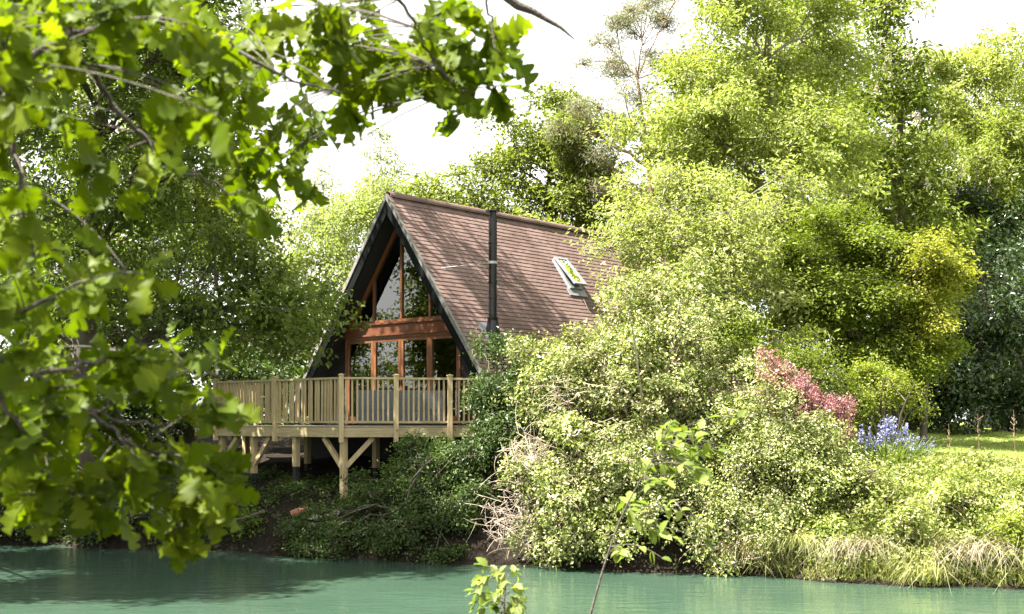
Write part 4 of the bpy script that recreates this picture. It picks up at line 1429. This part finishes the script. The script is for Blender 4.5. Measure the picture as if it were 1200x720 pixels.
    C = np.array([-11.5, -2.0, 9.2]) + q * np.array([5.0, 5.5, 3.0]) * rng.uniform(.4, 1, (nC, 1))
    C = C[(C[:, 2] > 6.4)]
    C = np.concatenate([C, np.array([[-4.3, 1.9, 7.5]])])  # one more unseen clump, added to shade the upper left sprays
    for c in C:
        st = np.array([-.7, -.3, 8.0])
        mb.tube(bez(st, (st + c - org) / 2 + rng.normal(0, .3, 3), c - org, 7), np.linspace(.07, .02, 7), 5)
    tips = np.repeat(C, 60, 0) + unit(rng.normal(0, 1, (len(C) * 60, 3))) * rng.uniform(.3, 1.3, (len(C) * 60, 1)) * np.array([1, 1, .7])
    V, Fq = leaf_cloud(rng, tips, unit(tips - C.mean(0)), 8, .2, .14)
    poly_mesh('crown', V - org, Fq, M['oak'], root)
    mb.build('trunk', M['twig'], root, smooth=True)


near_oak()


# ------------------------------------------------------------------ foreground saplings on the near bank
def sap_leaf_proto(rng):
    n = 11
    t = np.linspace(0, 1, n)
    w = np.sin(t ** .8 * math.pi) ** .9 * .28 + .008
    w *= 1 + .12 * np.sin(t * 40)
    V = np.zeros((n, 3, 3))
    z = -rng.uniform(.1, .4) * t * t
    fold = rng.uniform(.15, .5)
    V[:, 0] = np.stack([t, w, z + w * fold], 1)
    V[:, 1] = np.stack([t, 0 * t, z], 1)
    V[:, 2] = np.stack([t, -w, z + w * fold], 1)
    fs = []
    for i in range(n - 1):
        a = i * 3
        fs += [(a, a + 1, a + 4, a + 3), (a + 1, a + 2, a + 5, a + 4)]
    return V.reshape(-1, 3), np.array(fs)


def sapling(label, stem, r0, regs, mat, seed, size, grp='saplings on the near bank'):
    rng = np.random.default_rng(seed)
    W = np.array([PX(*p) for p in stem])
    bz = gz(W[0][0], W[0][1])
    base = np.array([W[0][0] - .06, W[0][1], bz - .05])
    W = np.concatenate([base[None], W])
    root = empty('sapling', tuple(base), label, 'sapling', grp)
    t = np.linspace(0, len(W) - 1, len(W) * 5)
    Wd = np.stack([np.interp(t, np.arange(len(W)), W[:, i]) for i in range(3)], 1)
    for _ in range(4):
        Wd[1:-1] = (Wd[:-2] + Wd[1:-1] * 2 + Wd[2:]) / 4
    mb = MB()
    mb.tube(Wd - base, np.linspace(r0, r0 * .3, len(Wd)), 7)
    items = []
    up_ = Wd[len(Wd) // 3:]
    for (px, py, rx, ry, n, d) in regs:
        for _ in range(n):
            p = PX(px + rng.normal(0, rx * .55), py + rng.normal(0, ry * .55), d + rng.normal(0, .15))
            lower = up_[up_[:, 2] < p[2] + .05]
            pool = lower if len(lower) else up_
            q = pool[((pool - p) ** 2).sum(1).argmin()]
            L = np.linalg.norm(p - q)
            path = bez(q, (p + q) / 2 + np.array([0, 0, .2 * L]), p, 6)
            mb.tube(path - base, np.linspace(r0 * .3, .0018, 6), 4)
            dr = unit(p - q + 1e-6)
            for k in range(int(rng.integers(4, 8))):
                t_ = unit(dr * .7 + rng.normal(0, .55, 3) + np.array([0, 0, -.15]))
                nr = unit(np.array([0, -.2, 1.0]) + rng.normal(0, .4, 3))
                pos = path[-1 - int(rng.integers(0, 3))]
                items.append((pos, t_, nr, size * rng.uniform(.7, 1.25)))
    protos = [sap_leaf_proto(rng) for _ in range(6)]
    V, Fq = place_leaves(rng, protos, items)
    poly_mesh('leaves', V - base, Fq, mat, root, smooth=True)
    mb.build('stem', M['twig'], root, smooth=True)


sapling('tall slender sapling with drooping leaves in front of the climber mound', [(688, 735, 6.4), (700, 690, 6.4), (712, 650, 6.4), (730, 600, 6.4), (752, 560, 6.4), (775, 520, 6.4)], .008,
        [(790, 510, 60, 22, 14, 6.4), (770, 560, 50, 30, 9, 6.4), (825, 540, 34, 34, 8, 6.4), (800, 600, 34, 24, 4, 6.4), (745, 600, 25, 25, 4, 6.4), (790, 640, 20, 16, 2, 6.4), (715, 655, 18, 14, 2, 6.4)], M['sap_m'], 95, .068)
sapling('small yellow-green sapling at the bottom middle over the water', [(590, 740, 6.0), (590, 715, 6.0), (592, 690, 6.0), (588, 672, 6.0)], .008,
        [(575, 672, 26, 12, 6, 6.0), (615, 690, 30, 16, 7, 6.0), (560, 705, 20, 14, 4, 6.0), (595, 715, 26, 10, 5, 6.0)], M['sap_m'], 96, .058)

# ------------------------------------------------------------------ camera, sun, sky
cam = bpy.data.cameras.new('camera')
co = bpy.data.objects.new('camera', cam)
COL.objects.link(co)
co.location = (0, 0, EYE)
co.rotation_euler = (math.pi / 2, 0, 0)
cam.sensor_width = 36
cam.lens = 36 * F / 1200
cam.shift_y = (HZ - 360) / 1200
cam.clip_end = 3000
cam.dof.use_dof = True
cam.dof.focus_distance = 27
cam.dof.aperture_fstop = 5.2
sc.camera = co

EL, TRAVEL = R(58), np.array([.93, .37])          # elevation and the way the light travels over the ground
TRAVEL = TRAVEL / np.linalg.norm(TRAVEL)
dirv = Vector((TRAVEL[0] * math.cos(EL), TRAVEL[1] * math.cos(EL), -math.sin(EL)))
sun = bpy.data.lights.new('sun', 'SUN')
sun.energy = 5.0
sun.angle = R(.53)
sun.color = (1.0, .95, .86)
so = bpy.data.objects.new('sun', sun)
COL.objects.link(so)
so.rotation_euler = dirv.to_track_quat('-Z', 'Y').to_euler()
so.location = (-10, 0, 30)
w = bpy.data.worlds.new('World')
sc.world = w
w.use_nodes = True
nt = w.node_tree
nt.nodes.clear()
out = nt.nodes.new('ShaderNodeOutputWorld')
sky = nt.nodes.new('ShaderNodeTexSky')
sky.sky_type = 'NISHITA'
sky.sun_disc = False
sky.sun_elevation = EL
sx, sy = -TRAVEL[0], -TRAVEL[1]
sky.sun_rotation = math.atan2(sx, sy)
sky.air_density, sky.dust_density = 1.0, 1.5
bg = nt.nodes.new('ShaderNodeBackground')
bg.inputs[1].default_value = .07
nt.links.new(sky.outputs[0], bg.inputs[0])
bc = nt.nodes.new('ShaderNodeBackground')
bc.inputs[0].default_value = (1, .99, .975, 1)
bc.inputs[1].default_value = .37
tc = nt.nodes.new('ShaderNodeTexCoord')
nz = noise(nt, 2.2, 5, tc.outputs['Generated'], stretch=(1, 1, 2.2))
rp = ramp(nt, nz, [(.28, (.35,) * 3), (.52, (1, 1, 1))])
mx = nt.nodes.new('ShaderNodeMixShader')
nt.links.new(rp, mx.inputs[0])
nt.links.new(bg.outputs[0], mx.inputs[1])
nt.links.new(bc.outputs[0], mx.inputs[2])
nt.links.new(mx.outputs[0], out.inputs[0])
sc.view_settings.view_transform = 'Standard'
sc.view_settings.look = 'None'
sc.view_settings.exposure = 2.6
sc.view_settings.gamma = 1
sc.view_settings.use_curve_mapping = False
sc.cycles.max_bounces = 8
sc.cycles.diffuse_bounces = 3
sc.cycles.glossy_bounces = 3
sc.cycles.transmission_bounces = 4
sc.cycles.transparent_max_bounces = 8
sc.cycles.caustics_reflective = False
sc.cycles.caustics_refractive = False
sc.cycles.use_denoising = True
